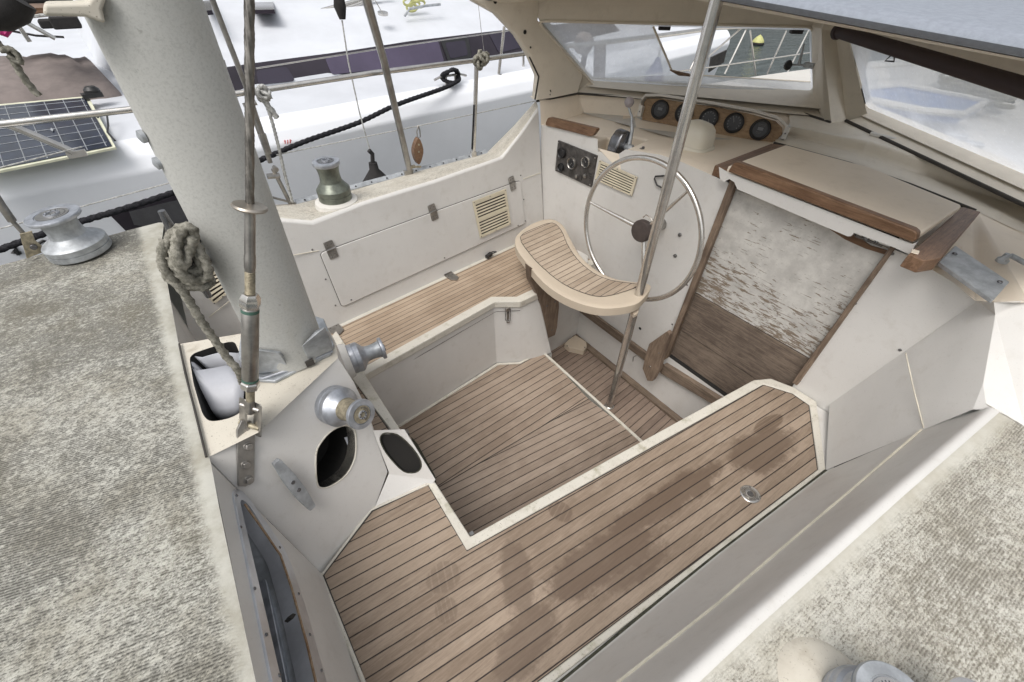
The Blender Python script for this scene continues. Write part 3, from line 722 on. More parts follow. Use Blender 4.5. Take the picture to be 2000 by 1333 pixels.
# dark mossy gap along the aft sole
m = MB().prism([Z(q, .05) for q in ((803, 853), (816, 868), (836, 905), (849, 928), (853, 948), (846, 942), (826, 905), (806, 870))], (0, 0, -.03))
m.build('aft_drain_grime', 'moss_shade', boat, smooth=0)
m = MB().prism(rounded([Z(q, .06) for q in ((790, 846), (798, 842), (801, 850), (793, 853))], .005), (0, 0, .02)); m.build('drain_clip', 'steeldull', boat, bevel=.002)
m = MB().prism(rounded([Z(q, .40) for q in ((915, 1046), (923, 1040), (928, 1047), (920, 1053))], .005), (0, 0, .02)); m.build('drain_clip', 'steeldull', boat, bevel=.002)
# --- bulkhead
zt_ = 1.18
notch = [BULK(q) for q in ((1167, 272), (1168, 296), (1190, 300), (1209, 301), (1222, 292))]
bo = [V((XB, 2.14, ZW)), V((XB, 2.14, .5)), X((1057, 244), XB), BULK((1110, 256))]+notch+[BULK((1291, 303)), BULK((1332, 317)), BULK((1392, 343)), BULK((1410, 352)), BULK((1785, 503)), BULK((1808, 520)), BULK((1862, 552)), BULK((1910, 588)), BULK((1620, 790)), V((XB, .06, ZS)), V((XB, .06, ZW))]
cw = [V((XB, .895, 1.26)), V((XB, .895, .20)), V((XB, .268, .20)), V((XB, .268, 1.26))]
m = MB().holed(bo, [cw], .06, NB, 0, 1, 1)
# angled facet and the corner of the cabin side
f0, f1, f2, f3 = BULK((1620, 790)), Z((1612, 919), ZS), Z((1800, 841), .80), Z((1899, 799), .985)
f6 = BULK((1910, 588)); f2, f3, f4, f5 = QF((1800, 841)), QF((1900, 800)), QF((1920, 750)), QF((1944, 616))
m.poly([f0, f1, f2, f3, f4, f5, f6]); m.poly([f0, f1, V((XB, .06, ZS))])
b1, b2, b3 = Z((1925, 790), ZD-.003), Z((2000, 835), ZD-.003), Z((2250, 955), ZD-.003); u1, u2, u3 = Z((1941, 591), 1.245), Z((2000, 588), 1.245), Z((2250, 600), 1.245)
q_ = V((0, 0, -.012)); m.quad(rim_o[8]+q_, rim_o[9]+q_, f1+V((.01, -.03, -.012)), V((XB, .05, ZS-.012))); m.poly([f3, b1, f4]); m.poly([f3, r3[-1], b1]); m.poly([r3[-1], r4[-1], b1]); dn = V((0, 0, -.012)); m.quad(f2+dn, f3+V((.03, .03, -.02)), b1+V((.05, 0, -.006)), r4[-1]+dn); m.poly([f4, b1, b2, f5]); m.poly([f5, b2, u2, u1]); m.poly([b2, b3, u3, u2]); m.poly([f5, u1, f6])
bk_ = m.build('bulkhead', ['gelwall', 'dark'], boat, bevel=.04, seg=6, blim=12, label='grey white forward bulkhead behind the wheel')
for q in [(1328, 459), (1319, 500)]: MB().lathe([(.010, 0), (.010, .004), (.006, .007), (.006, .004), (.001, .004)], BULK(q, .0), NB, 0, 20).build('bulkhead_bolt', 'screw', bk_)
MB().lathe([(.010, .0), (.001, .001)], BULK((1250, 642), .001), NB, 0, 20).build('bolt_hole', 'dark', bk_)
for q in [(1758, 684), (1743, 496), (1671, 593), (1611, 674), (1562, 744), (1375, 465), (1342, 557), (1313, 634)]:
    m = MB(); screw(m, BULK(q, .001), NB, .0055, 0); m.build('bulkhead_bolt', 'screw', bk_)
m = MB().tube([QF((1769, 690), .001), QF((1785, 762), .001), QF((1804, 836), .001)], .002, 6); m.build('facet_joint', 'caulk', bk_)
# --- dash top, shelf walls
fr_ = [X((1057, 244), XB), BULK((1110, 256)), notch[0]]
ra, rb, rc, rd = Z((1187, 269), 1.19), Z((1229, 265), 1.20), Z((1263, 273), 1.225), notch[-1]
front2 = [rd, BULK((1291, 303)), BULK((1332, 317)), BULK((1392, 343))]
bk1 = [Z((1140, 222), 1.19), Z((1240, 228), 1.21), Z((1256, 236), 1.235), Z((1500, 276), 1.25), Z((1516, 279), 1.255)]
m = MB()
m.poly([fr_[0], fr_[1], bk1[0]]); m.poly([fr_[1], fr_[2], ra, bk1[1], bk1[0]]); m.poly([ra, rb, bk1[1]]); m.poly([rb, bk1[2], bk1[1]]); m.poly([rb, rc, bk1[3], bk1[2]])
m.poly([rc, rd, front2[1], front2[2], bk1[3]]); m.poly([front2[2], front2[3], bk1[4], bk1[3]])
fl = [V((p.x, p.y, 1.09)) for p in (notch[1], notch[2], notch[3], rd, rc, rb, ra, notch[0])]
m.poly([notch[1], notch[3], fl[3], fl[4], fl[5], fl[6]])
for a, b in ((fr_[2], 0), (ra, 0),): pass
m.quad(notch[0], ra, fl[6], notch[1]); m.quad(ra, rb, fl[5], fl[6]); m.quad(rb, rc, fl[4], fl[5]); m.quad(rc, rd, fl[3], fl[4])
dash = m.build('dash_top', 'cream', boat, bevel=.015, seg=3, blim=30, label='cream shelf under the windscreen')
rimz = 1.315
s0, s1, s2, s3 = X((1054, 196), XB), Z((1128, 181), rimz), Z((1257, 190), rimz), Z((1560, 215), rimz)
m = MB(); m.quad(s0, X((1057, 244), XB), bk1[0], s1); m.quad(s1, bk1[0], bk1[1], s2); m.quad(s2, bk1[1], bk1[4], s3)
m.quad(s0, s1, s1+V((0, .12, 0)), s0+V((0, .10, 0)))
m.build('shelf_wall', 'cream', boat, bevel=.01, seg=3, blim=20)
# wood fiddle on the shelf
a, b, c, d = [BULK(q, .012) for q in ((1064, 245), (1156, 268), (1167, 252), (1070, 229))]
m = MB().prism(rounded([a, b, c+V((0, 0, 0)), d], .02, 5), (.026, 0, 0)); m.build('fiddle_rail', 'varn', boat, bevel=.004, label='short varnished wooden rail on the shelf edge')
# hatch garage (raised step right of the gauges)
U = [Z(q, 1.315) for q in ((1546, 245), (1700, 277), (1850, 325), (2000, 367), (2120, 402))]
Lw = [Z(q, 1.262) for q in ((1536, 262), (1690, 303), (1850, 356), (2000, 405), (2120, 442))]
L2 = [Z(q, 1.270) for q in ((1515, 272), (1680, 318), (1800, 360), (1915, 405), (2040, 452))]
L3 = [Z(q, 1.262) for q in ((1513, 280), (1660, 320), (1780, 362), (1905, 412), (2030, 470))]
ws = [Z((1560, 215), rimz), Z((1615, 235), rimz), Z((1690, 262), rimz), Z((1850, 330), rimz), Z((2100, 450), rimz)]
ws = [Z(q, rimz-.003) for q in ((1540, 212), (1652, 237), (1760, 288), (1880, 345), (2110, 457))]
m = MB(); m.strip(ws, U); m.strip(U, Lw); m.strip(Lw, L2); m.strip(L2, L3)
m.quad(U[0], Lw[0], V((Lw[0].x, Lw[0].y+.02, 1.2)), V((U[0].x, U[0].y+.02, 1.2)))
m.build('hatch_garage', 'creamframe', boat, bevel=.02, seg=4, blim=15, label='raised cream moulding behind the sliding hatch')
# deck area right of the hatch
m = MB()
dz = [BULK((1808, 520)), BULK((1862, 552)), f6, f5, Z((2000, 660), 1.19), Z((2100, 600), 1.24), Z((2130, 520), 1.25), L3[4], L3[3]]
dz2 = [Z((1770, 480), 1.245)]+dz
m.poly([dz2[1], dz2[2], f6, u1, u2, u3, L3[4], L3[3]]); m.poly([V((XB-.001, .30, 1.235)), V((XB-.001, .15, 1.235)), L3[3], V((2.3, .3, 1.235)), ])
m.poly([V((XB, .95, 1.235)), V((2.5, 1.0, 1.23)), V((2.5, .95-.8, 1.23)), V((XB, .1, 1.235))])
m.build('cabin_top_edge', 'cream', boat, bevel=.01, seg=3, blim=20)
# --- companionway: trims, washboards
m = MB().prism([BULK(q, .014) for q in ((1427, 347), (1439, 352), (1303, 700), (1289, 709))], (.03, 0, 0)); m.build('companionway_trim', 'greywoodz', boat, bevel=.004)
m = MB().prism([BULK(q, .014) for q in ((1742, 477), (1751, 481), (1556, 754), (1546, 748))], (.03, 0, 0)); m.build('companionway_trim', 'greywoodz', boat, bevel=.004)
XW = XB+.025
zb = .665; y0, y1 = .91, .25
m = MB().prism([V((XW, y0, zb)), V((XW, y1, zb)), V((XW, y1, 1.235)), V((XW, y0, 1.235))], (.02, 0, 0)); ub = m.build('washboard', 'peel', boat, bevel=.003, label='upper washboard with white paint peeling off the wood')
m = MB().prism([V((XW, y0, .40)), V((XW, y1, .40)), V((XW, y1, zb-.004)), V((XW, y0, zb-.004))], (.02, 0, 0))
m.prism([V((XW+.004, y0, .20)), V((XW+.004, y1, .20)), V((XW+.004, y1, .396)), V((XW+.004, y0, .396))], (.02, 0, 0))
m.build('washboard', 'board', boat, bevel=.003, label='lower washboards of bare dark weathered wood')
arc = [X((1440, 358), XW-.004), X((1490, 378), XW-.004), X((1600, 425), XW-.004), X((1660, 452), XW-.004), X((1700, 480), XW-.004), X((1742, 492), XW-.004)]
arc2 = [X((1440, 372), XW-.004), X((1480, 386), XW-.004), X((1590, 428), XW-.004), X((1650, 468), XW-.004), X((1690, 486), XW-.004), X((1736, 500), XW-.004)]
m = MB(); 
for i in range(5): m.prism([arc[i], arc[i+1], arc2[i+1], arc2[i]], (.012, 0, 0))
m.build('washboard_top_edge', 'varn', ub, smooth=0)
m = MB().box(X((1700, 466), XW-.012), ((.02, 0, 0), (0, .09, 0), (0, 0, .022))); m.tube([X(q, XW-.022) for q in ((1685, 458), (1695, 470), (1704, 460), (1714, 474), (1722, 466))], .006, 7); m.build('hatch_lock', 'chromedark', boat, bevel=.002)
# sill and wooden rail at the foot of the bulkhead
m = MB().prism([BULK(q, .02) for q in ((1112, 580), (1300, 718), (1298, 735), (1114, 597))], (.018, 0, 0)); m.build('bulkhead_rail', 'greywood', boat, bevel=.004, label='grey wooden rail across the foot of the bulkhead')
m = MB().prism([BULK(q, .03) for q in ((1296, 712), (1420, 790), (1416, 805), (1290, 730))], (.04, 0, 0)); m.build('companionway_sill', 'greywood', boat, bevel=.004)
# carved wooden bracket
bq = [(1302, 648), (1308, 654), (1291, 705), (1288, 722), (1274, 745), (1264, 744), (1255, 720), (1262, 690), (1268, 672)]
m = MB().prism([X(q, XB-.11) for q in bq], (.03, 0, 0)); m.lathe([(.006, 0), (.006, .004)], X((1270, 716), XB-.112), NB, 1, 12)
for q in ((1268, 675), (1287, 690)): screw(m, X(q, XB-.112), NB, .004, 2)
m.box(X((1280, 700), XB-.06), ((.09, 0, 0), (0, .03, 0), (0, 0, .05)), 0)
m.build('step_bracket', ['greywoodz', 'steel', 'screw'], boat, bevel=.004, label='carved wooden bracket beside the companionway')
m = MB().tube([X(q, XB-.09) for q in ((1256, 703), (1244, 694), (1237, 698), (1236, 706))], .003, 8); m.build('hook', 'steeldull', boat)
# beige shoe block on the footwell floor
bb = [(1103, 672), (1110, 664), (1124, 655), (1145, 668), (1146, 678), (1140, 686), (1112, 680)]
m = MB().prism([Z(q, ZW+.04) for q in bb], (0, 0, -.04)); 
for q in ((1108, 676), (1142, 679)): screw(m, Z(q, ZW+.041), (0, 0, 1), .005, 1)
m.build('drain_cover', ['helmgel', 'screw'], boat, bevel=.006, seg=3, label='beige corner block on the footwell floor')
# --- sliding hatch
zs = 1.335
slid = [V((XB-.0195, .925, 1.322)), Z((1533, 283), zs), Z((1700, 328), zs), Z((1880, 402), zs), V((XB-.0195, .215, 1.322))]
m = MB().prism(slid, (0, 0, -.03)); sl = m.build('sliding_hatch', 'cream', boat, bevel=.008, seg=3, label='cream sliding hatch over the companionway')
bx = XB-.055
bar = [X(q, bx) for q in ((1421, 336), (1782, 475), (1789, 470), (1792, 456), (1783, 449), (1440, 318), (1432, 318))]
m = MB().prism(bar, (.035, 0, 0)); m.build('hatch_handrail', 'varn', sl, bevel=.006, seg=3)
wf = [X(q, bx+.012) for q in ((1404, 326), (1424, 338), (1782, 477), (1790, 474), (1777, 498), (1744, 483), (1668, 455), (1662, 462), (1655, 462), (1440, 370), (1434, 356), (1424, 350), (1414, 356), (1406, 350))]
m = MB().holed(wf, []); m.strip(wf[2:-2], [p+V((.02, 0, 0)) for p in wf[2:-2]]); m.build('hatch_front', 'gelwall', sl, smooth=0)
def runner(top, front, zz, h):
    t_ = [Z(q, zz) for q in top]; return MB().prism(t_, (0, 0, -h))
m = runner([(1396, 323), (1506, 281), (1535, 284), (1452, 318), (1421, 332)], None, 1.30, .045); m.build('hatch_runner', 'varnx', boat, bevel=.003, label='wooden hatch runner beside the helm')
m = runner([(1880, 404), (1916, 414), (1838, 505), (1806, 510), (1774, 497), (1786, 487)], None, 1.30, .045); m.build('hatch_runner', 'varnx', boat, bevel=.003, label='wooden hatch runner by the metal plate')
m = MB().prism(rounded([Z(q, 1.302) for q in ((1781, 488), (1795, 492), (1793, 498), (1779, 494))], .002), (0, 0, .003)); m.build('runner_inlay', 'cream', boat)
# metal plate and eye on the right
m = MB().prism(rounded([Z(q, 1.275) for q in ((1866, 480), (1972, 551), (1940, 587), (1834, 512))], .006), (0, 0, -.012), 0)
for q in ((1864, 497), (1952, 552)): m.lathe([(.007, .0), (.007, .004), (.003, .006)], Z(q, 1.275), (0, 0, 1), 1, 16)
m.build('deck_plate', ['alupale', 'chromedark'], boat, bevel=.002, label='speckled grey metal plate with two bolts on the cabin top')
q0 = Z((1955, 512), 1.26); m = MB(); m.lathe([(.016, 0), (.016, .01), (.010, .016), (.008, .03)], q0, (0, 0, 1), 0, 16)
m.tube([Z(q, 1.29) for q in ((1955, 508), (1975, 500), (2010, 518))], .008, 10); m.build('deck_eye', 'alupale', boat)
# --- windscreen frame, pillars, side wing, roof
zt1 = 1.70
tlq, trq, blq, brq = Z((1050, 40), zt1), Z((1588, 52), zt1), Z((1158, 165), 1.355), Z((1590, 192), 1.355)
pl = [tlq, trq, brq, blq]
dirp = lambda a, b: (V(b)-V(a)).normalized()
nP = (trq-tlq).cross(blq-tlq).normalized()
if nP.dot(CAM-tlq) < 0: nP = -nP
def framequads(m, inner, outer, nrm, dep=.05, mt=0):
    n = len(inner)
    for i in range(n):
        j = (i+1) % n; m.quad(outer[i], outer[j], inner[j], inner[i], mt); m.quad(inner[i], inner[j], inner[j]-nrm*dep, inner[i]-nrm*dep, mt)
        m.quad(outer[j]-nrm*dep, outer[i]-nrm*dep, inner[i]-nrm*dep, inner[j]-nrm*dep, mt)
ri = rounded(pl, .035, 4)
base_o = [Z((1128, 181), rimz+.006), Z((1612, 226), rimz+.006)]
top_o = [tlq+V((-.05, .06, .13)), trq+V((-.02, 0, .14))]
ptop = trq+V((.05, -.04, 0))
out4 = [top_o[0], V((3.02, 1.22, 1.86)), base_o[1], base_o[0]]
n4 = 5
def outerfor(i): return out4[i//n4]
m = MB()
ro = [outerfor(i) for i in range(len(ri))]
framequads(m, ri, ro, nP)
# inner bead around the pane
m.tube([p+nP*.004 for p in ri], .007, 8, 0, closed=True)
# starboard pane
tl2, tr2, br2, bl2 = Z((1646, 62), zt1), Z((2040, 182), zt1), Z((2060, 380), 1.36), Z((1683, 215), 1.36)
nQ = (tr2-tl2).cross(bl2-tl2).normalized()
if nQ.dot(CAM-tl2) < 0: nQ = -nQ
pl2 = [tl2, tr2+(tr2-tl2)*.25, br2+(br2-bl2)*.2, bl2]
ri2 = rounded(pl2, .035, 4)
o4b = [V((2.98, 1.10, 1.86)), V((pl2[1].x-.03, pl2[1].y, 1.86)), Z((2110, 455), rimz+.004), Z((1650, 232), rimz+.004)]
framequads(m, ri2, [o4b[i//n4] for i in range(len(ri2))], nQ)
m.tube([p+nQ*.004 for p in ri2], .007, 8, 0, closed=True)
# starboard end of the screen
m.quad(pl2[1], o4b[1], V((1.35, -.12, 1.80)), V((1.85, -.12, 1.40)))
m.quad(pl2[1], pl2[2], V((1.95, -.15, 1.33)), V((1.85, -.12, 1.42)))
# centre pillar
cpx = [Z((1590, 196), 1.345), Z((1612, 236), rimz), Z((1626, 241), rimz-.005), Z((1655, 236), rimz), Z((1697, 228), 1.345)]
cpt = [Z((1588, 52), zt1), V((2.95, 1.25, zt1)), V((2.88, 1.21, zt1)), V((2.92, 1.16, zt1)), Z((1657, 68), zt1)]
m.strip([p+V((-.012, 0, 0)) for p in cpx], [p+V((-.012, 0, 0)) for p in cpt]); m.strip([p+V((-.012, 0, 0)) for p in cpt], [p+V((0, 0, .17)) for p in cpt])
ws_ = m.build('windscreen_frame', 'creamframe', boat, bevel=.008, seg=3, blim=25, label='cream moulded frame of the windscreen')
# side wing
wy = 2.21
wa = [Y(q, wy) for q in ((880, -16), (920, 0), (970, 28), (1010, 70), (1036, 112), (1052, 150), (1047, 196))]
wb = [V((2.0, 2.16, 1.84)), V((1.95, 2.16, 1.82)), tlq+V((0, .0, .08)), tlq, lerp(tlq, blq, .4), lerp(tlq, blq, .8), Z((1128, 181), rimz+.01)]
wbi = [lerp(a, b, .35)+V((0, -.012, 0)) for a, b in zip(wa, wb)]
m = MB(); m.strip([p+V((0, .05, 0)) for p in wa], wa); m.strip(wa, wbi); m.strip(wbi, wb)
m.strip([p+V((0, .05, 0)) for p in wa], [p+V((0, .06, 0)) for p in wb])
wg = m.build('windscreen_wing', 'creamframe', boat, bevel=.012, seg=3, blim=20, label='cream side wing of the windscreen with bolt holes')
for q, r_ in (((1025, 63), .010), ((1078, 134), .010), ((1036, 93), .005), ((967, 3), .010)): MB().lathe([(r_, 0), (r_, .003), (r_*.4, .003)], Y(q, wy-.02), (0, -1, 0), 0, 20).build('bolt_hole', 'dark', wg)
m = MB(); m.tube([Y(q, wy-.02) for q in ((1074, 176), (1076, 182), (1073, 186))], .006, 6, 1)
m.build('paint_chip', ['dark', 'moss_shade'], wg)
# dark rubber under the screen
m = MB().tube([X((1048, 198), XB-.01), Z((1128, 183), rimz+.002), Z((1257, 192), rimz+.002), Z((1400, 203), rimz+.002), Z((1560, 219), rimz+.002), Z((1622, 240), rimz)], .007, 8); m.tube([*[Z(q, rimz+.004) for q in ((1652, 236), (1760, 287), (1880, 344), (2000, 401), (2110, 456))]], .008, 8)
m.tube([L3[0]+V((-.01, 0, .003)), L3[1]+V((-.01, 0, .003)), L3[2]+V((-.01, 0, .003)), L3[3]+V((-.01, 0, .003))], .007, 8)
m.build('screen_gasket', 'seam', boat)
m = MB().tube([wa[-1]+V((0, .01, .0)), wa[-2], wa[-3]+V((0, .01, 0))], .005, 6); m.build('wing_gasket', 'seam', wg)
# panes: port pane has an opening light folded away: real hole
pp = Plane(tlq, trq, blq)
oh = [pp(q, -.02) for q in ((1273, 48), (1583, 55), (1585, 162), (1345, 146), (1312, 138), (1300, 108))]
ro_ = [p-nP*.02 for p in ri]
m = MB(); 
oh = [pp(q, -.02) for q in ((1276, 52), (1581, 58), (1583, 160), (1350, 146), (1312, 137), (1300, 108))]
m.holed(ro_, [oh]); pane = m.build('windscreen_pane', 'acrylic', boat, smooth=0, label='milky scratched acrylic pane with a clear opened section')
m = MB().tube([p+nP*.004 for p in oh[:1]+oh[5:]+oh[4:5]+oh[3:4]+oh[2:3]], .006, 8); m.build('opening_edge', 'creamframe', pane)
m = MB().prism([pp(q, .0) for q in ((1308, 136), (1318, 138), (1347, 144), (1348, 148), (1325, 146))], nP*.008); m.build('opening_corner', 'varn', pane)
m = MB().holed([p-nQ*.02 for p in ri2], []); m.build('windscreen_pane', 'acrylic', boat, smooth=0, label='milky scratched starboard pane under the black roller blind')
# latches
def latch(q, parent, flip=1):
    m = MB(); p = Z(q, 1.68)
    m.prism([p, p+V((.05, -.04, 0)), p+V((.05, -.04, -.025)), p+V((0, 0, -.025))], (-.03, -.03, 0)); m.build('hanging_latch', 'blackmat', parent, bevel=.003)
latch((1287, 47), boat); latch((1544, 54), boat)
pw = X((1580, 128), 2.9); m = MB()
m.box(pw, ((.02, 0, 0), (0, .05, 0), (0, 0, .025)), 1); m.tube([pw+V((-.02, .06, .09)), pw+V((-.02, .045, .0))], [.004, .009], 10, 1); m.lathe([(.022, 0), (.026, .006), (.018, .02), (.006, .028)], pw+V((-.03, .09, -.01)), (-1, .3, 0), 0, 20); m.tube([pw+V((-.02, .09, -.01)), pw+V((0, .02, 0))], .005, 8, 1)
m.build('window_latch', ['black', 'alupale'], boat, bevel=.002, label='window latch with round black knob on the centre pillar')
# roller blind
ba, bb_ = Z((1638, 62), 1.735), Z((2060, 190), 1.735); bd_ = (bb_-ba).normalized()
m = MB().tube([ba, bb_+bd_*.3], .024, 20, 0); m.lathe([(.028, -.012), (.032, 0), (.028, .014)], ba, bd_, 0, 24)
k = ba+bd_*.42+V((0, 0, -.022)); m.tube([k, k+V((-.006, .008, -.018)), k+V((.004, -.018, -.017)), k+bd_*.022], .003, 6, 1)
m.build('roller_blind', [simple('dark_brown_blind', (.035, .022, .024), .7), 'black'], boat, label='dark brown rolled blind hanging above the starboard pane')
# roof with crown
def crown(y): return 1.858+.05*(y-.22) if y < 1.35 else 1.9145-.115*((y-1.35)/.89)**2+.05*(y-1.35)*max(0, 1-(y-1.35)/.5)
ys = [2.24, 2.0, 1.7, 1.4, 1.1, .8, .5, .2, -.15]
aftx = [X((1430, 0), 1.5).x-.0]*9
rows = []
def roofrow(dz, dx): return
rt0 = [V((1.46+.05*(1-abs(y-1.03)/1.2), y, crown(y))) for y in ys]
rt1 = [V((1.50+.05, y, crown(y)+.022)) for y in ys]
rt2 = [V((2.0+.3*(1-abs(y-1.1)/1.2), y, crown(y)+.04)) for y in ys]
fy = [2.24, 2.0, 1.7, 1.4, 1.1, .8, .5, .2, -.15]
rt3 = [V((3.12-.82*abs(y-1.15)/1.0*.95, y, 1.845-.02*abs(y-1.1))) for y in fy]
m = MB().grid([[p+V((.035, 0, -.018)) for p in rt0], [p+V((.012, 0, -.014)) for p in rt0], rt0, [p+V((.008, 0, .012)) for p in rt0], rt1, rt2, rt3], 0)
m.strip([p for p in rt3], [p+V((0, 0, -.03)) for p in rt3])
rf = m.build('hard_roof', 'vinylroof', boat, smooth=60, label='blue grey canvas covered roof edge, top right')
lin = lambda L, d: [p+V((.04, 0, -d)) for p in L]
m = MB().grid([lin(rt0, .020), lin(rt1, .055), lin(rt2, .07), [p+V((-.02, 0, -.035)) for p in rt3]]); m.build('roof_lining', 'creamframe', rf)
# --- steering wheel
wc = X((1243, 455), 1.66)+V((0, -.002, .001)); wn = V((-math.cos(math.radians(3.7)), -.012, math.sin(math.radians(3.7)))).normalized()
wu = (V((0, 0, 1))-wn*wn.z).normalized(); ww = wn.cross(wu).normalized(); WR = .3295*1.66/1.58
m = MB().tube([wc+(wu*math.cos(a)+ww*math.sin(a))*WR for a in [i*2*math.pi/72 for i in range(72)]], .0125, 14, 0, closed=True)
wh = m.build('steering_wheel', 'steel', boat, smooth=80, label='three spoked stainless steering wheel')
hubc = wc-wn*.06
spk = [X((1155, 398), 1.66), X((1345, 372), 1.66), X((1250, 585), 1.66)]
def ringpt(q): d = ray(q); p = CAM+d*(wn.dot(wc-CAM)/wn.dot(d)); e = (p-wc).normalized(); return wc+e*WR
for q in ((1153, 396), (1338, 378), (1256, 586)):
    e = ringpt(q); MB().tube([e, lerp(e, hubc, .35)+wn*.002, hubc+wn*.01+(e-wc)*.12], [.006, .0085, .013], 12).build('spoke', 'steel', wh)
MB().lathe([(.052, .0), (.056, .010), (.056, .030), (.052, .038), (.030, .041)], hubc, wn, 0, 40).build('wheel_hub', 'hub', wh, label='round dark brown hub cap')
MB().lathe([(.030, -.22), (.030, -.03), (.036, -.03), (.036, 0)], hubc, wn, 0, 28).build('steering_shaft', 'steeldull', wh)
m = MB().lathe([(.045, 0), (.045, .02), (.034, .03), (.030, .04)], hubc-wn*.255, wn, 0, 28); m.build('shaft_housing', 'gelwall', boat, bevel=.003)
m = MB().tube([X(q, 1.66) for q in ((1256, 425), (1262, 420), (1270, 425), (1274, 432))], .003, 6); m.build('wire_tie', 'steel', wh)
# key holder / black clip behind the wheel
m = MB().tube([X(q, XB-.01) for q in ((1297, 344), (1280, 345), (1278, 350), (1283, 362), (1294, 368))], .004, 7); m.build('kill_switch_cover', 'black', boat)
# engine panel
c4 = [BULK(q) for q in ((1092, 274), (1168, 304), (1157, 366), (1086, 333))]
BL = lambda u, v_, o=.012: lerp(lerp(c4[0], c4[1], u), lerp(c4[3], c4[2], u), v_)+NB*o
m = MB().prism([p+NB*.010 for p in c4], NB*-.012, 0)
ep = m.build('engine_panel', 'panelgrey', boat, bevel=.002, label='grey engine panel with dials and key switch')
def dial(c, r, n, parent, ring='black', name='dial', marks=True, needle=.7, bw=.22):
    m = MB(); m.lathe([(r, 0), (r, .012), (r*(1-bw*.4), .016), (r*(1-bw), .012), (r*(1-bw), .008), (.0005, .008)], c, n, 0, 36)
    fc = V(c)+V(n)*.0085; u = (V((0, 0, 1))-V(n)*V(n).z).normalized(); w = V(n).cross(u)
    m.lathe([(r*(1-bw)*.98, 0), (.0005, .0005)], fc, n, 1, 32)
    if marks:
        for k in range(11):
            a = math.radians(-135+27*k); e = u*math.cos(a)+w*math.sin(a); s_ = V(n).cross(e)
            m.box(fc+e*r*(.62 if bw < .3 else .5)+V(n)*.001, (e*r*.13, s_*r*.035, V(n)*.001), 2)
        a = needle; e = u*math.cos(a)+w*math.sin(a); m.box(fc+e*r*.28+V(n)*.0015, (e*r*.5, V(n).cross(e)*r*.04, V(n)*.001), 2); m.lathe([(r*.09, 0), (r*.07, .003)], fc, n, 0, 12)
    return m.build(name, [ring, 'dial', 'dialmark'], parent)
dial(BL(.16, .32), .030, NB, ep, 'black', marks=False); dial(BL(.18, .78), .024, NB, ep, 'black', marks=False)
dial(BL(.46, .50), .034, NB, ep, 'steeldull', needle=2.5, bw=.18); dial(BL(.80, .28), .031, NB, ep, 'steel', needle=.9, bw=.14)
m = MB()
for u, v_ in ((.03, .06), (.97, .08), (.03, .94), (.96, .93)): screw(m, BL(u, v_, .010), NB, .004, 0)
m.build('panel_screw', 'steeldull', ep)
MB().lathe([(.010, 0), (.010, .012), (.006, .014)], BL(.62, .84, .010), NB, 0, 14).build('panel_switch', 'steeldull', ep); MB().lathe([(.012, 0), (.012, .010), (.004, .014)], BL(.82, .72, .010), NB, 0, 14).build('key_switch', 'steeldull', ep)
m = MB()
for k in range(3): m.box(BL(.93, .60+.07*k, .011), ((.001, 0, 0), (0, .018, 0), (0, 0, .003)), 1)
m.box(BL(.74, .84, .013), ((.004, 0, 0), (0, .004, 0), (0, 0, .022)), 1)
m.build('panel_marking', ['steeldull', 'black'], ep)
# throttle
tb = [X(q, 1.93) for q in ((1182, 298), (1185, 280), (1193, 262), (1205, 250), (1214, 247), (1224, 252), (1227, 264), (1222, 280), (1213, 293), (1205, 300))]
ty = V((0, .0, 0)); tc_ = V((1.93, 1.60, 1.155))
prof = [(-.06, -.03), (-.06, .045), (-.045, .09), (-.015, .122), (.02, .127), (.045, .11), (.058, .07), (.06, .01), (.05, -.03)]
m = MB(); 
side = [V((tc_.x+a, tc_.y+.035, tc_.z+b_)) for a, b_ in prof]
m.prism(side, (0, -.07, 0)); th = m.build('throttle', 'chromedark', boat, bevel=.016, seg=4, label='grey engine throttle with round grey knob')
pv = tc_+V((.02, -.05, .045)); kn = X((1229, 200), pv.x+.04)
m = MB().tube([pv+V((0, 0, 0)), lerp(pv, kn, .35)+V((.0, -.02, .012)), lerp(pv, kn, .7)+V((0, -.02, 0)), kn+V((0, 0, -.02))], [.013, .009, .007, .006], 12); m.lathe([(.016, -.03), (.020, -.02), (.020, .02), (.016, .03)], pv, (0, 1, 0), 0, 20)
m.build('throttle_lever', 'alupale', th)
MB().lathe([(.001, -.026), (.014, -.022), (.023, -.010), (.026, 0), (.023, .010), (.014, .022), (.001, .026)], kn, (0, 0, 1), 0, 24).build('throttle_knob', simple('grey_knob', (.30, .27, .28), .4), th)
m = MB().tube([pv+V((.03, -.02, -.01)), Z((1255, 290), 1.24)], .004, 8); m.lathe([(.007, 0), (.007, .01)], Z((1256, 291), 1.235), (0, 0, 1), 0, 10); m.build('throttle_stop', 'chromedark', th)
# compass dome cover
dc = Z((1352, 292), 1.24)
dz_ = lambda s, h, k: [dc+V((math.cos(a)*.085*s*(1 if k else 1), math.sin(a)*.10*s, h)) for a in [i*2*math.pi/40 for i in range(40)]]
def sq(s, h, e=.65):
    out = []
    for i in range(48):
        a = i*2*math.pi/48; c_, s_ = math.cos(a), math.sin(a); out.append(dc+V((math.copysign(abs(c_)**e, c_)*.082*s, math.copysign(abs(s_)**e, s_)*.098*s, h)))
    return out
rows = [sq(1.0, -.02), sq(1.0, .022), sq(.97, .028), sq(.90, .03), sq(.88, .07), sq(.80, .10), sq(.62, .122), sq(.3, .133), sq(.02, .135)]
m = MB().grid([r_+r_[:1] for r_ in rows]); m.build('compass_cover', gelcoat('cream_plastic_dome', (.70, .66, .56), .1, .15), boat, smooth=50, label='cream dome cover on the dash behind the steel post')
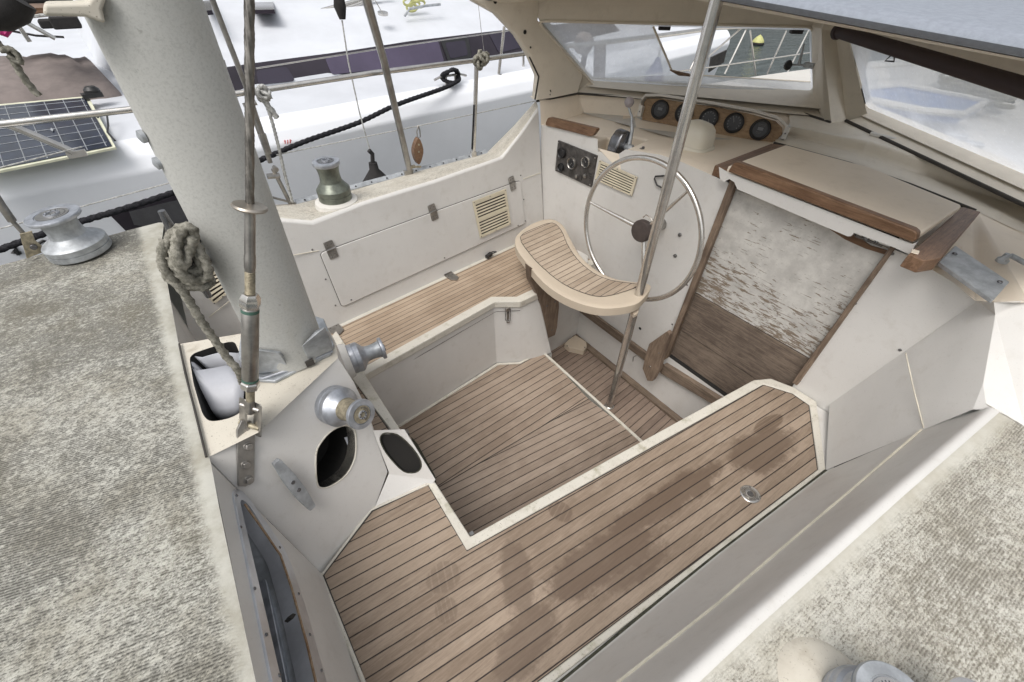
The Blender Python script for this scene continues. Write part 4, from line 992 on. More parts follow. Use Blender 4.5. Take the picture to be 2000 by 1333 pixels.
# instrument pod
g = [((1291, 216), 35), ((1333, 222), 35), ((1384, 231), 41), ((1434, 240), 44), ((1486, 252), 47)]
pa, pb_ = Z((1256, 236), 1.235), Z((1508, 279), 1.25)
dP = (pb_-pa); dP.z = 0; dP.normalize(); nI = V((-dP.y, dP.x, 0)); 
if nI.dot(CAM-pa) < 0: nI = -nI
nI = (nI+V((0, 0, .30))).normalized()
IP = Plane(pa, pb_, pa+(V((0, 0, 1))-nI*nI.z)); IPn = IP.n
face = [IP(q) for q in ((1255, 236), (1260, 200), (1268, 192), (1300, 194), (1400, 212), (1470, 226), (1520, 243), (1532, 256), (1528, 268), (1512, 281), (1480, 282), (1380, 258))]
face = [IP(q) for q in ((1254, 235), (1258, 200), (1264, 193), (1290, 193), (1400, 210), (1470, 224), (1515, 237), (1528, 250), (1528, 262), (1516, 275), (1494, 285), (1380, 261), (1300, 243))]
m = MB().prism([p+IPn*.004 for p in face], IPn*-.02); pod = m.build('instrument_pod', oldwood('pod_wood', (.20, .125, .07), (.38, .26, .15), 1, .6), boat, bevel=.002, label='wooden instrument board with five round black gauges under a cream hood')
hood = [IP(q) for q in ((1255, 214), (1256, 200), (1264, 191), (1292, 190), (1400, 207), (1470, 220), (1518, 234), (1534, 248), (1537, 256))]
hf = [p+IPn*.045 for p in hood]; hb = [p-IPn*.06 for p in hood]; hu = [p+IPn*.045+V((0, 0, .014)) for p in hood]; hbu = [p-IPn*.10+V((0, 0, .018)) for p in hood]
m = MB(); m.strip(hf, hb); m.strip(hu, hf); m.strip(hbu, hu)
for e in (0, -1):
    a = hood[e]; m.box(a+IPn*.02+V((0, 0, -.012)), (IPn*.05, dP*.022, V((0, 0, .06)))); screw(m, a+IPn*.047+V((0, 0, -.016)), IPn, .004, 1)
m.build('pod_hood', [M['gel'], M['screw']], pod, bevel=.004, seg=3, blim=35)
def gauge(q, kind):
    c_ = IP(q); e = IP((q[0]+(20), q[1])); 
    r_ = .0505
    o = dial(c_+IPn*.004, r_, IPn, pod, 'black', 'gauge', marks=(kind != 2), needle={0: 3.5, 1: .4}.get(kind, 0), bw=.26)
    if kind == 2:
        u = (V((0, 0, 1))-IPn*IPn.z).normalized(); w = IPn.cross(u); f_ = c_+IPn*.014
        m = MB(); m.box(f_+u*.004, (w*.026, u*.014, IPn*.002), 0)
        for k in (.018, .024): m.box(f_+u*k, (w*.034, u*.002, IPn*.002), 1)
        for k in (-.018, -.012): m.box(f_+u*k+w*.004, (w*.024, u*.002, IPn*.002), 1)
        m.tube([f_+(u*math.cos(a)+w*math.sin(a))*.036 for a in [1.2+i*.15 for i in range(28)]], .0007, 4, 1)
        m.build('gauge_display', [simple('lcd_window', (.10, .105, .11), .3), 'panelgrey'], o)
for q, k in (((1290, 215), 2), ((1337, 222), 0), ((1385, 232), 0), ((1434, 241), 1), ((1485, 254), 2)): gauge(q, k)
# --- steel post from roof to the footwell
pt, pbm = X((1400, 0), 1.53), Z((1190, 794), ZW)
pt = pbm+(pt-pbm)*1.02; pt.z = min(pt.z, 1.90)
m = MB().tube([pbm, lerp(pbm, pt, .25), lerp(pbm, pt, .5), lerp(pbm, pt, .75), pt], .0215, 24); m.lathe([(.032, 0), (.032, .006), (.0235, .012)], pbm, (0, 0, 1), 0, 24)
m.build('support_post', 'steel', boat, smooth=60, label='thick stainless post from the roof down to the footwell')
# --- helm seat: banana shaped, dished
HZ = .71
outl = [(1010, 463), (1040, 442), (1074, 432), (1098, 440), (1113, 462), (1130, 490), (1158, 518), (1195, 540), (1232, 550), (1262, 556), (1270, 566), (1258, 585), (1240, 600), (1205, 605), (1170, 603), (1130, 590), (1092, 570), (1060, 545), (1030, 512), (1008, 484)]
hp_ = smoothline([Z(q, HZ) for q in outl], 3, True)
ctr = sum(hp_, V())/len(hp_); e0, e1 = Z((1030, 455), HZ), Z((1250, 577), HZ); ax_ = (e1-e0).normalized(); mid_ = lerp(e0, e1, .5)
def dish(p): t_ = (p-mid_).dot(ax_)/((e1-e0).length*.5); return V((p.x, p.y, p.z-.028*(1-t_*t_)+.01))
def inset(L, s):
    out = []; n = len(L)
    for i, p in enumerate(L):
        a, b_ = L[i-1], L[(i+1) % n]; d = (b_-a).normalized(); nn_ = V((-d.y, d.x, 0))
        if nn_.dot(ctr-p) < 0 and False: nn_ = -nn_
        out.append((p, nn_))
    # orientation
    area = sum(L[i-1].x*L[i].y-L[i].x*L[i-1].y for i in range(n)); sg = 1 if area > 0 else -1
    return [p+nn_*s*sg for p, nn_ in out]
h1 = [dish(p) for p in hp_]; h0 = [p-V((0, 0, .045)) for p in h1]; hi_ = [dish(p)+V((0, 0, .006)) for p in inset(hp_, .012)]
h0i = [dish(p)-V((0, 0, .05)) for p in inset(hp_, .02)]; h2 = [dish(p)+V((0, 0, .006)) for p in inset(hp_, .030)]
m = MB(); c_ = lambda L: L+L[:1]
m.strip(c_(h0i), c_(h0)); m.strip(c_(h0), c_(h1)); m.strip(c_(h1), c_(hi_)); m.strip(c_(hi_), c_(h2)); m.holed(h2, []); m.holed(h0i, [])
hs = m.build('helm_seat', 'helmgel', boat, smooth=50, label='tan banana shaped helm seat with teak slats, in front of the wheel')
tkq = smoothline([Z(q, HZ) for q in [(1016, 468), (1045, 451), (1078, 440), (1096, 452), (1108, 476), (1128, 504), (1160, 532), (1195, 548), (1240, 558), (1248, 563), (1205, 577), (1172, 581), (1140, 572), (1100, 552), (1062, 522), (1035, 496)]], 3, True)
m = MB().holed([dish(p)+V((0, 0, .0085)) for p in tkq], []); 
m.build('seat_slats', 'teakH', hs, weld=False, smooth=60)
MB().tube([dish(p)+V((0, 0, .009)) for p in tkq], .0015, 5, closed=True).build('slat_border', 'seam', hs)
m = MB().prism([Z(q, HZ-.05) for q in ((1210, 600), (1252, 590), (1246, 612), (1238, 616), (1232, 606))], (0, 0, -.02)); m.build('post_clamp', 'helmgel', hs, bevel=.003)
lgp = lf = Plane(Z((1078, 689), 0), V((1.41, 1.56, 0)), V((1.41, 1.56, .5)))
LP = lambda q: Y(q, 1.515)
lg = [(1033, 520), (1060, 538), (1090, 560), (1092, 600), (1088, 640), (1084, 655), (1066, 663), (1062, 655), (1063, 630), (1058, 600), (1049, 575), (1036, 550)]
m = MB().prism([LP(q) for q in lg], (0, .035, 0)); 
for q in ((1068, 598), (1084, 590), (1078, 645)): screw(m, LP(q), (0, -1, 0), .007, 1)
m.build('seat_leg', ['greywoodz', 'screw'], hs, bevel=.004)
m = MB().prism([Z(q, .62) for q in ((1126, 487), (1148, 499), (1149, 512), (1138, 520))], (0, 0, -.06)); m.build('seat_mount', 'gel', hs, bevel=.004)
# small black shackle on the port bench
m = MB(); p = Z((955, 499), ZS+.02); m.box(p, ((.05, .02, 0), (-.01, .02, 0), (0, 0, .02))); m.tube([p+V((.02, -.01, .01)), p+V((.045, -.02, .02)), p+V((.05, 0, .01)), p+V((.03, .01, .01))], .004, 6, closed=True)
o = m.build('snap_shackle', 'black', None, bevel=.003); tag(o, 'small black snap shackle lying at the back of the port bench', 'shackle')
# --- mast with base plate
def mastring(z_, s=1.0, a=.093, b_=.071, n=48): return [V((.035+.019*(z_-1)+a*s*math.cos(i*2*math.pi/n), 1.164+.003*(z_-1)+b_*s*math.sin(i*2*math.pi/n), z_)) for i in range(n)]
m = MB().grid([mastring(z_)+mastring(z_)[:1] for z_ in (1.035, 1.1, 1.3, 1.6, 2.0, 3.0, 6.0)])
mast = m.build('mast', 'mast', boat, smooth=60, label='thick grey white painted mast')
m = MB()
for q in ((282, 266), (312, 318)): m.lathe([(.012, 0), (.012, .008), (.004, .012)], Y(q, 1.155), (-1, -.3, 0), 0, 14)
m.build('mast_fitting', 'alupale', mast)
m = MB(); pr = [Y(q, 1.09) for q in ((84, 8), (170, 6), (188, -20), (210, -10), (200, 20), (207, 48), (196, 44), (168, 34), (84, 32))]
m.prism(pr, (0, .05, 0)); m.build('boom_bracket', 'geldirty', mast, bevel=.008, seg=3, label='cream bracket sticking out of the mast top left')
m = MB(); rr = [mastring(1.035, 1.0)]
pq = [Z(q, ZD+.012) for q in ((497, 742), (536, 745), (600, 712), (646, 690), (652, 672), (632, 622), (560, 600), (470, 650), (464, 700))]
m.prism(pq, (0, 0, -.012), 0)
bp = m.build('mast_base', 'alupale', boat, bevel=.004, seg=3, label='cast aluminium plate and collar at the mast foot')
for L in ((((496, 724), .012), ((513, 726), .012), ((560, 719), .012), ((564, 711), .025), ((549, 687), .075), ((520, 682), .085), ((496, 680), .085)),
          (((594, 690), .012), ((606, 701), .012), ((651, 681), .012), ((644, 652), .07), ((634, 638), .10), ((616, 646), .09), ((593, 672), .07))):
    m = MB().prism([Z(q, ZD+h_*(1.0 if h_ < .03 else 1.35)+.004) for q, h_ in L], (-.006, -.014, .006)); m.build('mast_collar', 'alupale', bp, bevel=.003, seg=3)
MB().tube([Z(q, ZD+.016) for q in ((500, 738), (514, 740), (562, 724), (604, 706), (650, 686))], .004, 8).build('base_groove', 'alu', bp)
MB().prism([Z(q, ZD+.03) for q in ((590, 700), (606, 694), (612, 703), (596, 709))], (0, 0, -.02)).build('base_wedge', 'seam', bp)
# --- winches
def winch(o, ax_, s, mats, name_label, h=.15, rb=.070, rd=.042, rt=.048, cap=True, sock=True, rounded_base=True):
    """base, drum and cap of a plain top winch, along ax_"""
    o = V(o); a = V(ax_).normalized(); k = h/.15
    base = MB().lathe([(rb*.98, 0), (rb, .003), (rb, .020*k), (rb*.97, .021*k), (rb*.97, .023*k), (rb, .024*k), (rb, .042*k), (rb*.97, .045*k), (rb*.80+rd*.16, .050*k), (rb*.40+rd*.62, .057*k), (rd*1.10, .064*k), (rd*1.0, .070*k)], o, a, 0, 56).build('winch', mats[0], boat, smooth=24, label=name_label)
    MB().lathe([(rd*1.0, .068*k), (rd*.95, .076*k), (rd*.91, .092*k), (rd*.92, .108*k), (rd*.98, .122*k), (rd*1.08, .132*k)], o, a, 0, 56).build('drum', mats[1], base, smooth=60)
    MB().lathe([(rd*1.06, .131*k), (rt*.98, .135*k), (rt, .139*k), (rt, .144*k), (rt*.97, .148*k), (rt*.66, .149*k), (rt*.64, .146*k), (rt*.30, .147*k), (rt*.28, .153*k), (rt*.20, .153*k), (rt*.19, .140*k), (.0004, .140*k)], o, a, 0, 56).build('winch_cap', mats[2], base, smooth=35)
    m = MB(); c = o+a*.1475*k; u = V((1, 0, 0)) if abs(a.x) < .8 else V((0, 1, 0)); u = (u-a*u.dot(a)).normalized(); w = a.cross(u)
    m.lathe([(rt*.6, 0), (rt*.6, .0012), (rt*.33, .0012)], c, a, 0, 36)
    for i in range(8):
        q = i*math.pi/4; e = u*math.cos(q)+w*math.sin(q); m.box(c+e*rt*.235+a*.005, (e*.004, a.cross(e)*.0025, a*.006), 1)
    for i in range(14):
        q = i*.21-1.4; e = u*math.cos(q)+w*math.sin(q); m.box(c+e*rt*.47+a*.0016, (e*.005, a.cross(e)*.0016, a*.0006), 1)
    m.build('cap_ring', [mats[3], 'chromedark'], base)
    return base
wpl = F((650, 790))
winch(wpl, F.n, 1, ['alu', 'bronzewear', 'alu', 'bronzewear'], 'winch with worn brassy drum on the bridge facet above the oval hole', h=.155, rb=.062, rd=.036, rt=.046)
w2 = X((684, 703), .235)
ax2 = V((1, -.12, .03)).normalized()
MB().lathe([(.080, -.10), (.080, -.02), (.074, 0), (.05, .0)], w2+ax2*.0, ax2, 0, 48).build('winch_pad', 'gel', br, smooth=40)
winch(w2, ax2, 1, ['alu', 'alupale', 'alu', 'alupale'], 'blue grey winch lying sideways below the mast, pointing forward', h=.15, rb=.066, rd=.036, rt=.050)
w3 = Z((656, 388), ZD+.03)
MB().lathe([(.105, -.03), (.10, -.008), (.082, 0), (.05, 0)], w3, (0, 0, 1), 0, 48).build('winch_pad', 'gel', boat, smooth=40, label='white round pad under the port coaming winch')
winch(w3, (0, 0, 1), 1, ['winchgreen', 'winchgreen', 'alu', 'chromedark'], 'tarnished green grey winch standing on the port coaming', h=.185, rb=.078, rd=.052, rt=.062)
w4 = Z((160, 490), ZD+.01)
winch(w4, V((-.04, .0, 1)), 1, ['alupale', 'alupale', 'alu', 'steeldull'], 'large grey winch standing on the aft deck', h=.165, rb=.106, rd=.062, rt=.088)
w5 = Z((1680, 1392), ZD+.01)
MB().lathe([(.092, -.03), (.086, -.018), (.065, -.006), (.04, 0)], Z((1622, 1345), ZD+.012), (0, 0, 1), 0, 48).build('winch_pad', 'geldirty', boat, smooth=40, label='white pad under the winch at the bottom edge')
winch(w5, (0, 0, 1), 1, ['alu', 'alu', 'alupale', 'steel'], 'grey metal winch cut off by the bottom edge', h=.10, rb=.062, rd=.052, rt=.056)
w6 = Z((1815, 1412), ZD)
winch(w6, (0, 0, 1), 1, ['alu', 'alu', 'steel', 'alu'], 'second winch at the bottom edge with a bright silver cap', h=.12, rb=.045, rd=.034, rt=.045)
# --- cleats
def cleat(pa_, pb__, base_c, nrm, wid, nm, th=.016):
    a, b_ = V(pa_), V(pb__); d = (b_-a).normalized(); s_ = V(nrm).cross(d).normalized(); L = (b_-a).length; m = MB()
    m.prism(rounded([a-s_*wid*.30, a+s_*wid*.30, lerp(a, b_, .35)+s_*wid*.5, lerp(a, b_, .65)+s_*wid*.5, b_+s_*wid*.30, b_-s_*wid*.30, lerp(a, b_, .65)-s_*wid*.5, lerp(a, b_, .35)-s_*wid*.5], .006), V(nrm)*-th, 0)
    mid = lerp(a, b_, .5)
    m.prism([mid+d*L*.22*i+s_*wid*.32*j-V(nrm)*th for i, j in ((-1, -1), (-1, 1), (1, 1), (1, -1))], (V(base_c)-mid)+V(nrm)*th*.8, 1)
    for k in (.42, .58): m.lathe([(.006, 0), (.006, .002), (.003, .002)], lerp(a, b_, k), nrm, 1, 14)
    return m.build('cleat', [nm, 'chromedark'], boat, bevel=.003, seg=3)
cl = cleat(F((541, 902), .045), F((612, 994), .045), F((577, 948), .0), F.n, .034, 'alupale'); cl['label'] = 'bare grey cleat bolted to the bridge facet'
ca, cb = Y((315, 412), 1.13), Y((408, 580), 1.13)
m = MB().tube([ca, lerp(ca, cb, .3), lerp(ca, cb, .7), cb], [.007, .012, .012, .007], 12); m.tube([lerp(ca, cb, .38), lerp(ca, cb, .38)+V((.05, .03, 0))], .012, 10); m.tube([lerp(ca, cb, .62), lerp(ca, cb, .62)+V((.05, .03, 0))], .012, 10)
m.build('cleat', 'chromedark', boat, label='dark horn cleat on the mast wrapped in rope')
# rope coil hanging on the mast cleat, tail runs down into the bridge opening
RY = 1.115
def yq(L, y0=RY, w=.0): return [Y(q, y0+w*math.sin(i*1.7)) for i, q in enumerate(L)]
loops = [([(404, 520), (392, 500), (380, 478), (366, 456), (352, 446), (338, 456), (325, 480), (319, 512), (328, 540), (348, 556), (378, 560), (402, 552), (410, 540)], RY-.004),
         ([(350, 448), (343, 478), (340, 512), (352, 530), (374, 532), (392, 522), (386, 498), (372, 470), (360, 452)], RY-.022),
         ([(364, 452), (358, 482), (350, 516), (362, 540), (388, 548), (408, 538), (402, 514), (388, 486), (374, 462)], RY-.034),
         ([(378, 462), (370, 490), (358, 520), (346, 500), (346, 470), (358, 448), (370, 444), (380, 456), (378, 470)], RY-.046),
         ([(330, 500), (342, 528), (366, 548), (396, 562), (412, 548), (396, 534), (366, 528), (344, 506), (336, 482)], RY-.012)]
tail = yq([(322, 470), (316, 500), (322, 525), (340, 548), (358, 570), (375, 597), (395, 630), (420, 665), (445, 700), (466, 725)], RY-.01)
tail += [Z((474, 748), ZD-.03), Z((480, 760), ZD-.12)]
co_ = thing('rope_coil', 'grey green laid rope wrapped round the mast cleat, tail running down beside the turnbuckle', 'rope')
[rope_mesh([Y(q, y_+.006*math.sin(i_*1.9)) for i_, q in enumerate(L)], .0092, parent=co_, name='rope_turns') for L, y_ in loops]; rope_mesh(tail, .0088, parent=co_, name='rope_tail')
# --- backstay: wire, turnbuckle, toggle, chainplate
s0_ = F((484, 950), .012); s1_ = F((487, 870), .014)
chn = F.n
cpq = [F(q, .010) for q in ((466, 950), (480, 951), (497, 940), (498, 838), (490, 822), (472, 822), (463, 842))]
m = MB().prism(cpq, chn*-.008, 0)
for q in ((485, 872), (480, 908), (486, 938)):
    m.lathe([(.011, 0), (.011, .008), (.009, .011)], F(q, .010), chn, 0, 6); m.lathe([(.013, 0), (.013, .002)], F(q, .010), chn, 0, 18)
m.build('chainplate', 'steeldull', boat, bevel=.0015, label='bolted steel strap on the bridge facet holding the wire stay')
T0 = F((489, 812), .030); Rt = ray((487, 0)); T1 = CAM+Rt*(.985/Rt.y)
# point along wire for a pixel row: nearest point on segment line to the ray plane
def onwire(py):
    lo, hi = 0.0, 1.0
    for _ in range(40):
        mid = (lo+hi)/2; p = lerp(T0, T1, mid)-CAM; y_ = 666.5-FPX*p.dot(CU)/p.dot(CF)
        if y_ > py: lo = mid
        else: hi = mid
    return lerp(T0, T1, (lo+hi)/2)
wd = (T1-T0).normalized(); sd_ = wd.cross(CF).normalized()
m = MB()
for sg in (-1, 1):
    a = T0+sd_*.017*sg
    m.prism(rounded([a+wd*.05-chn*.018, a+wd*.05+chn*.018, a-wd*.065+chn*.018, a-wd*.065-chn*.018], .010), sd_*.006*sg, 0)
m.lathe([(.007, -.026), (.007, .026)], T0+wd*.028, sd_, 0, 16); m.lathe([(.007, -.026), (.007, .030), (.004, .032)], T0-wd*.035, sd_, 1, 16)
m.lathe([(.011, -.01), (.013, .0), (.010, .035), (.008, .05)], T0+wd*.02, wd, 0, 16)
m.build('toggle', ['steeldull', 'bronzewear'], boat, bevel=.002, label='fork toggle at the foot of the turnbuckle')
pT = lambda py: onwire(py)
a, b_, c_, d_, e_, f_ = pT(775), pT(745), pT(600), pT(562), pT(530), pT(405)
tbk = MB().lathe([(.0165, 0), (.0185, .003), (.0185, (c_-b_).length-.003), (.0165, (c_-b_).length)], b_, wd, 0, 32).build('turnbuckle', 'steeldull', boat, smooth=45, label='long steel turnbuckle of the wire stay')
MB().lathe([(.010, 0), (.0105, (b_-a).length)], a-wd*.03, wd, 0, 20).build('threaded_rod', 'bronzewear', tbk)
m = MB(); m.lathe([(.020, 0), (.022, .004), (.022, .018), (.019, .022)], b_-wd*.022, wd, 0, 6); m.build('lock_nut', 'steel', tbk, bevel=.001); m = MB(); m.lathe([(.0205, 0), (.022, .006), (.022, .022), (.016, .034)], c_, wd, 0, 6); m.build('lock_nut', 'steel', tbk, bevel=.001)
m = MB(); m.lathe([(.0188, 0), (.0188, .006)], b_+wd*.004, wd, 0, 32); m.lathe([(.0188, 0), (.0188, .008)], c_-wd*.012, wd, 0, 32); m.build('green_ring', 'green', tbk)
m = MB(); n_ = 16
prof = []; 
L_ = (e_-c_).length
for i in range(15): h_ = .034+(L_-.034)*i/15; prof += [(.0088, h_), (.0108, h_+(L_-.034)/30)]
m.lathe(prof+[(.0095, L_)], c_, wd, 0, 20); m.build('thread', 'bronzewear', tbk)
MB().lathe([(.010, 0), (.0115, .01), (.0115, .035), (.0105, .04), (.0105, (f_-e_).length)], e_, wd, 0, 24).build('swage_terminal', 'steeldull', tbk)
MB().lathe([(.008, -.004), (.030, -.004), (.0335, .0), (.031, .004), (.010, .008)], f_, wd, 0, 36).build('rope_guard_disc', simple('dull_nickel', (.42, .38, .33), .4, .8, .2), tbk)
T1b = f_+wd*2.4
def wire(a, b_, r, nm, mat='steeldull', parent=boat, **kw):
    L = (b_-a).length; n = max(2, int(L/(r*1.2))); n = min(n, 420)
    return MB().tube([lerp(a, b_, i/n) for i in range(n+1)], r, 30, twist=2*math.pi/(r*34), flute=.18, nfl=6).build(nm, mat, parent, smooth=80, **kw)
wire(f_, T1b, .0072, 'wire_stay', mat='wire', label='thick laid steel wire rising straight up in front of the mast')
# --- port rail, stanchions, roof support, shrouds
m = MB().tube([Y((-60, 250), 2.42), Y((250, 215), 2.42), Y((520, 175), 2.405), Y((730, 143), 2.40), Y((930, 118), 2.40), Y((1040, 103), 2.40)], .0125, 12); m.build('guard_rail', 'steel', boat, smooth=60, label='stainless guard rail along the port side')
m = MB().tube([Y((-40, 332), 2.42), Y((540, 302), 2.40)], .0028, 6)
m = MB(); m.tube([Y((0, 328), 2.46), Y((160, 287), 2.46)], .0025, 6); m.tube([Y((0, 447), 2.46), Y((330, 358), 2.46)], .003, 6); m.tube([Y((540, 303), 2.40), Y((810, 248), 2.40), Y((1048, 197), 2.40)], .0028, 6); m.build('lifeline', 'ropelight', boat)
st = [(Y((931, 118), 2.40), Y((925, 302), 2.40))]
m = MB().tube([st[0][0], st[0][1]], .0125, 12); m.lathe([(.02, 0), (.02, .03)], st[0][1]-V((0, 0, .01)), (0, 0, 1), 0, 16); m.build('stanchion', 'steel', boat, label='stanchion with a rope knot at its top')
m = MB().tube([Y((487, 195), 2.40), Y((500, 240), 2.40), Y((528, 318), 2.40)], .011, 12); m.tube([Y((533, 330), 2.40), Y((568, 400), 2.40)], .010, 12)
m.tube([Y((476, 208), 2.40), Y((500, 200), 2.40)], .012, 8); m.lathe([(.012, 0), (.012, .03)], Y((536, 328), 2.38), (0, -1, 0), 0, 14); m.tube([Y((522, 345), 2.40), Y((546, 343), 2.40)], .014, 8)
m.tube([Y((528, 385), 2.39), Y((578, 398), 2.39)], .006, 8); m.build('gate_stanchion', 'steeldull', boat)
m = MB().tube([Y((411, -10), 2.36), Y((480, 168), 2.36), Y((512, 262), 2.37)], .011, 12); m.tube([Y((512, 262), 2.37), Y((524, 300), 2.37)], .016, 12); m.build('shroud', 'steeldull', boat, label='dull steel shroud behind the mast')
m = MB().tube([Y((434, 118), 2.30), Y((470, 232), 2.32), Y((533, 400), 2.36)], .009, 10); m.build('shroud', 'chromedark', boat, label='dark shroud hugging the right edge of the mast')
m = MB().tube([Y((-60, 300), 2.36), Y((0, 398), 2.36), Y((24, 432), 2.36)], [.010, .014, .014], 12); m.tube([Y((24, 432), 2.36), Y((56, 468), 2.35)], .008, 10); m.build('shroud', 'steeldull', boat, label='shroud turnbuckle at the left edge of the picture')
m = MB().prism([Y(q, 2.33) for q in ((38, 458), (62, 452), (68, 470), (92, 490), (52, 506))], (0, .008, 0)); m.lathe([(.011, 0), (.011, .02)], Y((66, 480), 2.335), (0, -1, 0), 1, 14); m.build('chainplate', ['bronzewear', 'chromedark'], boat, bevel=.002, label='worn chainplate beside the large aft winch')
# roof support tube
m = MB().tube([Y((801, 338), 2.37), Y((776, 230), 2.345), Y((750, 120), 2.30), Y((716, 0), 2.24), Y((700, -50), 2.2)], [.017, .017, .018, .020, .022], 16); m.prism([Y(q, 2.36) for q in ((790, 335), (808, 333), (806, 344), (793, 345))], (0, .02, 0)); m.build('roof_support', 'steeldull', boat, smooth=60, label='dull steel tube carrying the roof on the port side')
# pulpit rods on the left
m = MB().tube([Y((20, 20), 2.9), Y((72, 50), 2.9), Y((106, 76), 2.9)], .010, 10)
# gear: knots, block, lines
def knot(c, r, rr, mat, label, seed=1, turns=3, parent=None):
    """a lumpy knot: the line winds round a ball while the winding axis drifts"""
    L = []; N = turns*14
    for i in range(N):
        t_ = i/N; th_ = i*2*math.pi/13; ph = t_*math.pi*2.3+seed; k = .75+.3*math.sin(i*.9+seed)
        p = V((math.cos(th_), .55*math.sin(th_*1.0+ph), 1.25*math.sin(th_)))*r*k
        L.append(V(c)+Matrix.Rotation(ph, 3, 'Z') @ (Matrix.Rotation(ph*.6, 3, 'Y') @ p)*.9)
    return rope_mesh(L, rr, mat, 'rope_knot')
o = knot(Y((940, 118), 2.385), .040, .0085, 'rope', '', 3, 6); tag(o, 'grey green rope knotted round the top of the stanchion', 'rope')
m_ = knot(Y((514, 182), 2.385), .028, .0075, 'ropelight', '', 5, 5); 
kt = thing('knotted_line', 'pale braided line knotted on the guard rail beside the wire stay', 'line')
m_.parent = kt
rope_mesh([Y(q, 2.385) for q in ((512, 190), (522, 205), (534, 220), (541, 232))], .011, 'ropelight', 'loose_end', kt)
rope_mesh([Y(q, 2.385) for q in ((508, 185), (524, 215), (540, 270), (556, 340), (571, 395))], .0065, 'ropelight', 'hanging_part', kt)
blk = thing('snatch_block', 'dark brown wooden block hanging from the lower lifeline beside the roof support', 'block')
m = MB().prism(smoothline([Y(q, 2.38) for q in ((818, 270), (827, 292), (824, 312), (818, 322), (811, 310), (809, 292))], 3, True), (0, .035, 0)); 
for q in ((818, 283), (818, 297)): screw(m, Y(q, 2.378), (0, -1, 0), .006, 1)
m.build('block_cheek', ['varn', 'bronzewear'], blk, bevel=.004)
m = MB().tube([Y((817, 245), 2.40), Y((814, 258), 2.39), Y((816, 270), 2.39), Y((821, 268), 2.39), Y((820, 255), 2.40), Y((817, 247), 2.40)], .0035, 8); m.build('block_shackle', 'steeldull', blk)
m = MB().tube([Y((926, 205), 2.395), Y((924, 250), 2.395), Y((922, 292), 2.395)], .0055, 8); o = m.build('lashing_line', 'ropeblack', None); tag(o, 'short black line hanging beside the stanchion with the knot', 'line')
m = MB().box(Y((806, 326), 2.36), ((.03, 0, 0), (0, .02, 0), (0, 0, .012))); m.tube([Y((806, 326), 2.34), Y((822, 326), 2.34)], .006, 8); m.build('pad_eye', 'bronzewear', boat)
# loops and dark fitting at the top left, hanging from the rig
rg = thing('halyard_end', 'frayed brown line end hanging at the top left beside the mast bracket', 'line')
rope_mesh([Y(q, 1.35) for q in ((-10, 80), (8, 96), (22, 105), (30, 125), (45, 150), (62, 172), (80, 192))], .0055, 'rope', 'line_part', rg)
rope_mesh([Y(q, 1.34) for q in ((0, 100), (20, 96), (34, 108), (40, 122), (28, 118), (10, 105))], .0045, 'rope', 'line_part', rg)
m = MB().tube([Y(q, 1.3) for q in ((-40, 20), (-5, 22), (16, 12), (24, -8))], .03, 12); o = m.build('black_pouch', 'blackmat', None); tag(o, 'black cloth bundle at the very top left corner', 'pouch')
m = MB().tube([Y(q, 1.36) for q in ((0, 48), (8, 52), (15, 60), (10, 67), (0, 62))], .006, 8); o = m.build('pink_clip', 'purple', None); tag(o, 'small pink plastic clip at the left edge near the top', 'clip')
# ================================================================== the white catamaran alongside
cat = thing('catamaran', 'big white catamaran with black window band moored alongside on the left', 'catamaran')
def cy(x, off): return 3.78+.035*x+off       # its side runs almost parallel to ours
xs = [-9, -6, -3, -1, 0, 1, 2, 3, 4, 5, 6.2, 7.1]
def taper(x): return 0 if x < 3.5 else .12*((x-3.5)/3.0)**2
def row(off, z_, xo=0): return [V((x+xo*(1 if x > 6 else 0), cy(x, off)+taper(x), z_+.10*max(0, x-1)/5)) for x in xs]
m = MB(); R = [row(.10, -.6, -.45), row(.0, .45, -.12), row(-.02, .84, 0), row(.03, .93, .05), row(.10, .985, .06), row(.15, 1.0, .06)]
m.grid(R); m.build('hull', 'catwhite', cat, smooth=25, bevel=.02, blim=12)
dk1 = row(.15, 1.0, .06)
deckr = [dk1, row(.30, 1.005), [V((x, cy(x, .62)+taper(x)*.7, 1.03+.10*max(0, x-1)/5)) for x in xs]]
deckr += [[V((x, cy(x, 1.0)+taper(x)*.5, 1.04+.10*max(0, x-1)/5)) for x in xs], [V((x, 12, 1.05+.10*max(0, x-1)/5)) for x in xs]]
m = MB().grid(deckr); m.build('deck', 'catdeck', cat, smooth=40)
# coach roof with window band
bq_ = [(430, 190), (500, 165), (640, 143), (690, 149), (800, 140), (950, 117), (1060, 98)]
tq_ = [(430, 132), (500, 122), (640, 104), (690, 97), (800, 80), (950, 62), (1060, 50)]
yb = 4.62
CB = Plane(Y((500, 165), yb), Y((1050, 101), yb), Y((800, 80), yb+.12)); bb_ = [CB(q) for q in bq_]; tt_ = [CB(q) for q in tq_]
bb_ = bb_+[V((5.6, yb+.3, 1.08))]
tt_ = tt_+[V((5.4, yb+.4, 1.26))]
m = MB().strip(bb_, tt_, 1)
m.strip([p-V((0, .04, .12)) for p in bb_], bb_, 0)
up_ = [p+V((0, .10, .015)) for p in tt_]; r1_ = [p+V((0, .55, .16)) for p in tt_]; r2_ = [p+V((0, 1.5, .36)) for p in tt_]; r3_ = [p+V((0, 6, .42)) for p in tt_]
lo_ = [V((tt_[0].x-.05, tt_[0].y, 1.06))]+[p+V((-.05-.25*i, .1*i, 0)) for i, p in enumerate((up_[0], r1_[0], r2_[0], r3_[0]))]; m.strip(lo_, [V((p.x-.3, p.y, 1.04)) for p in lo_], 0)
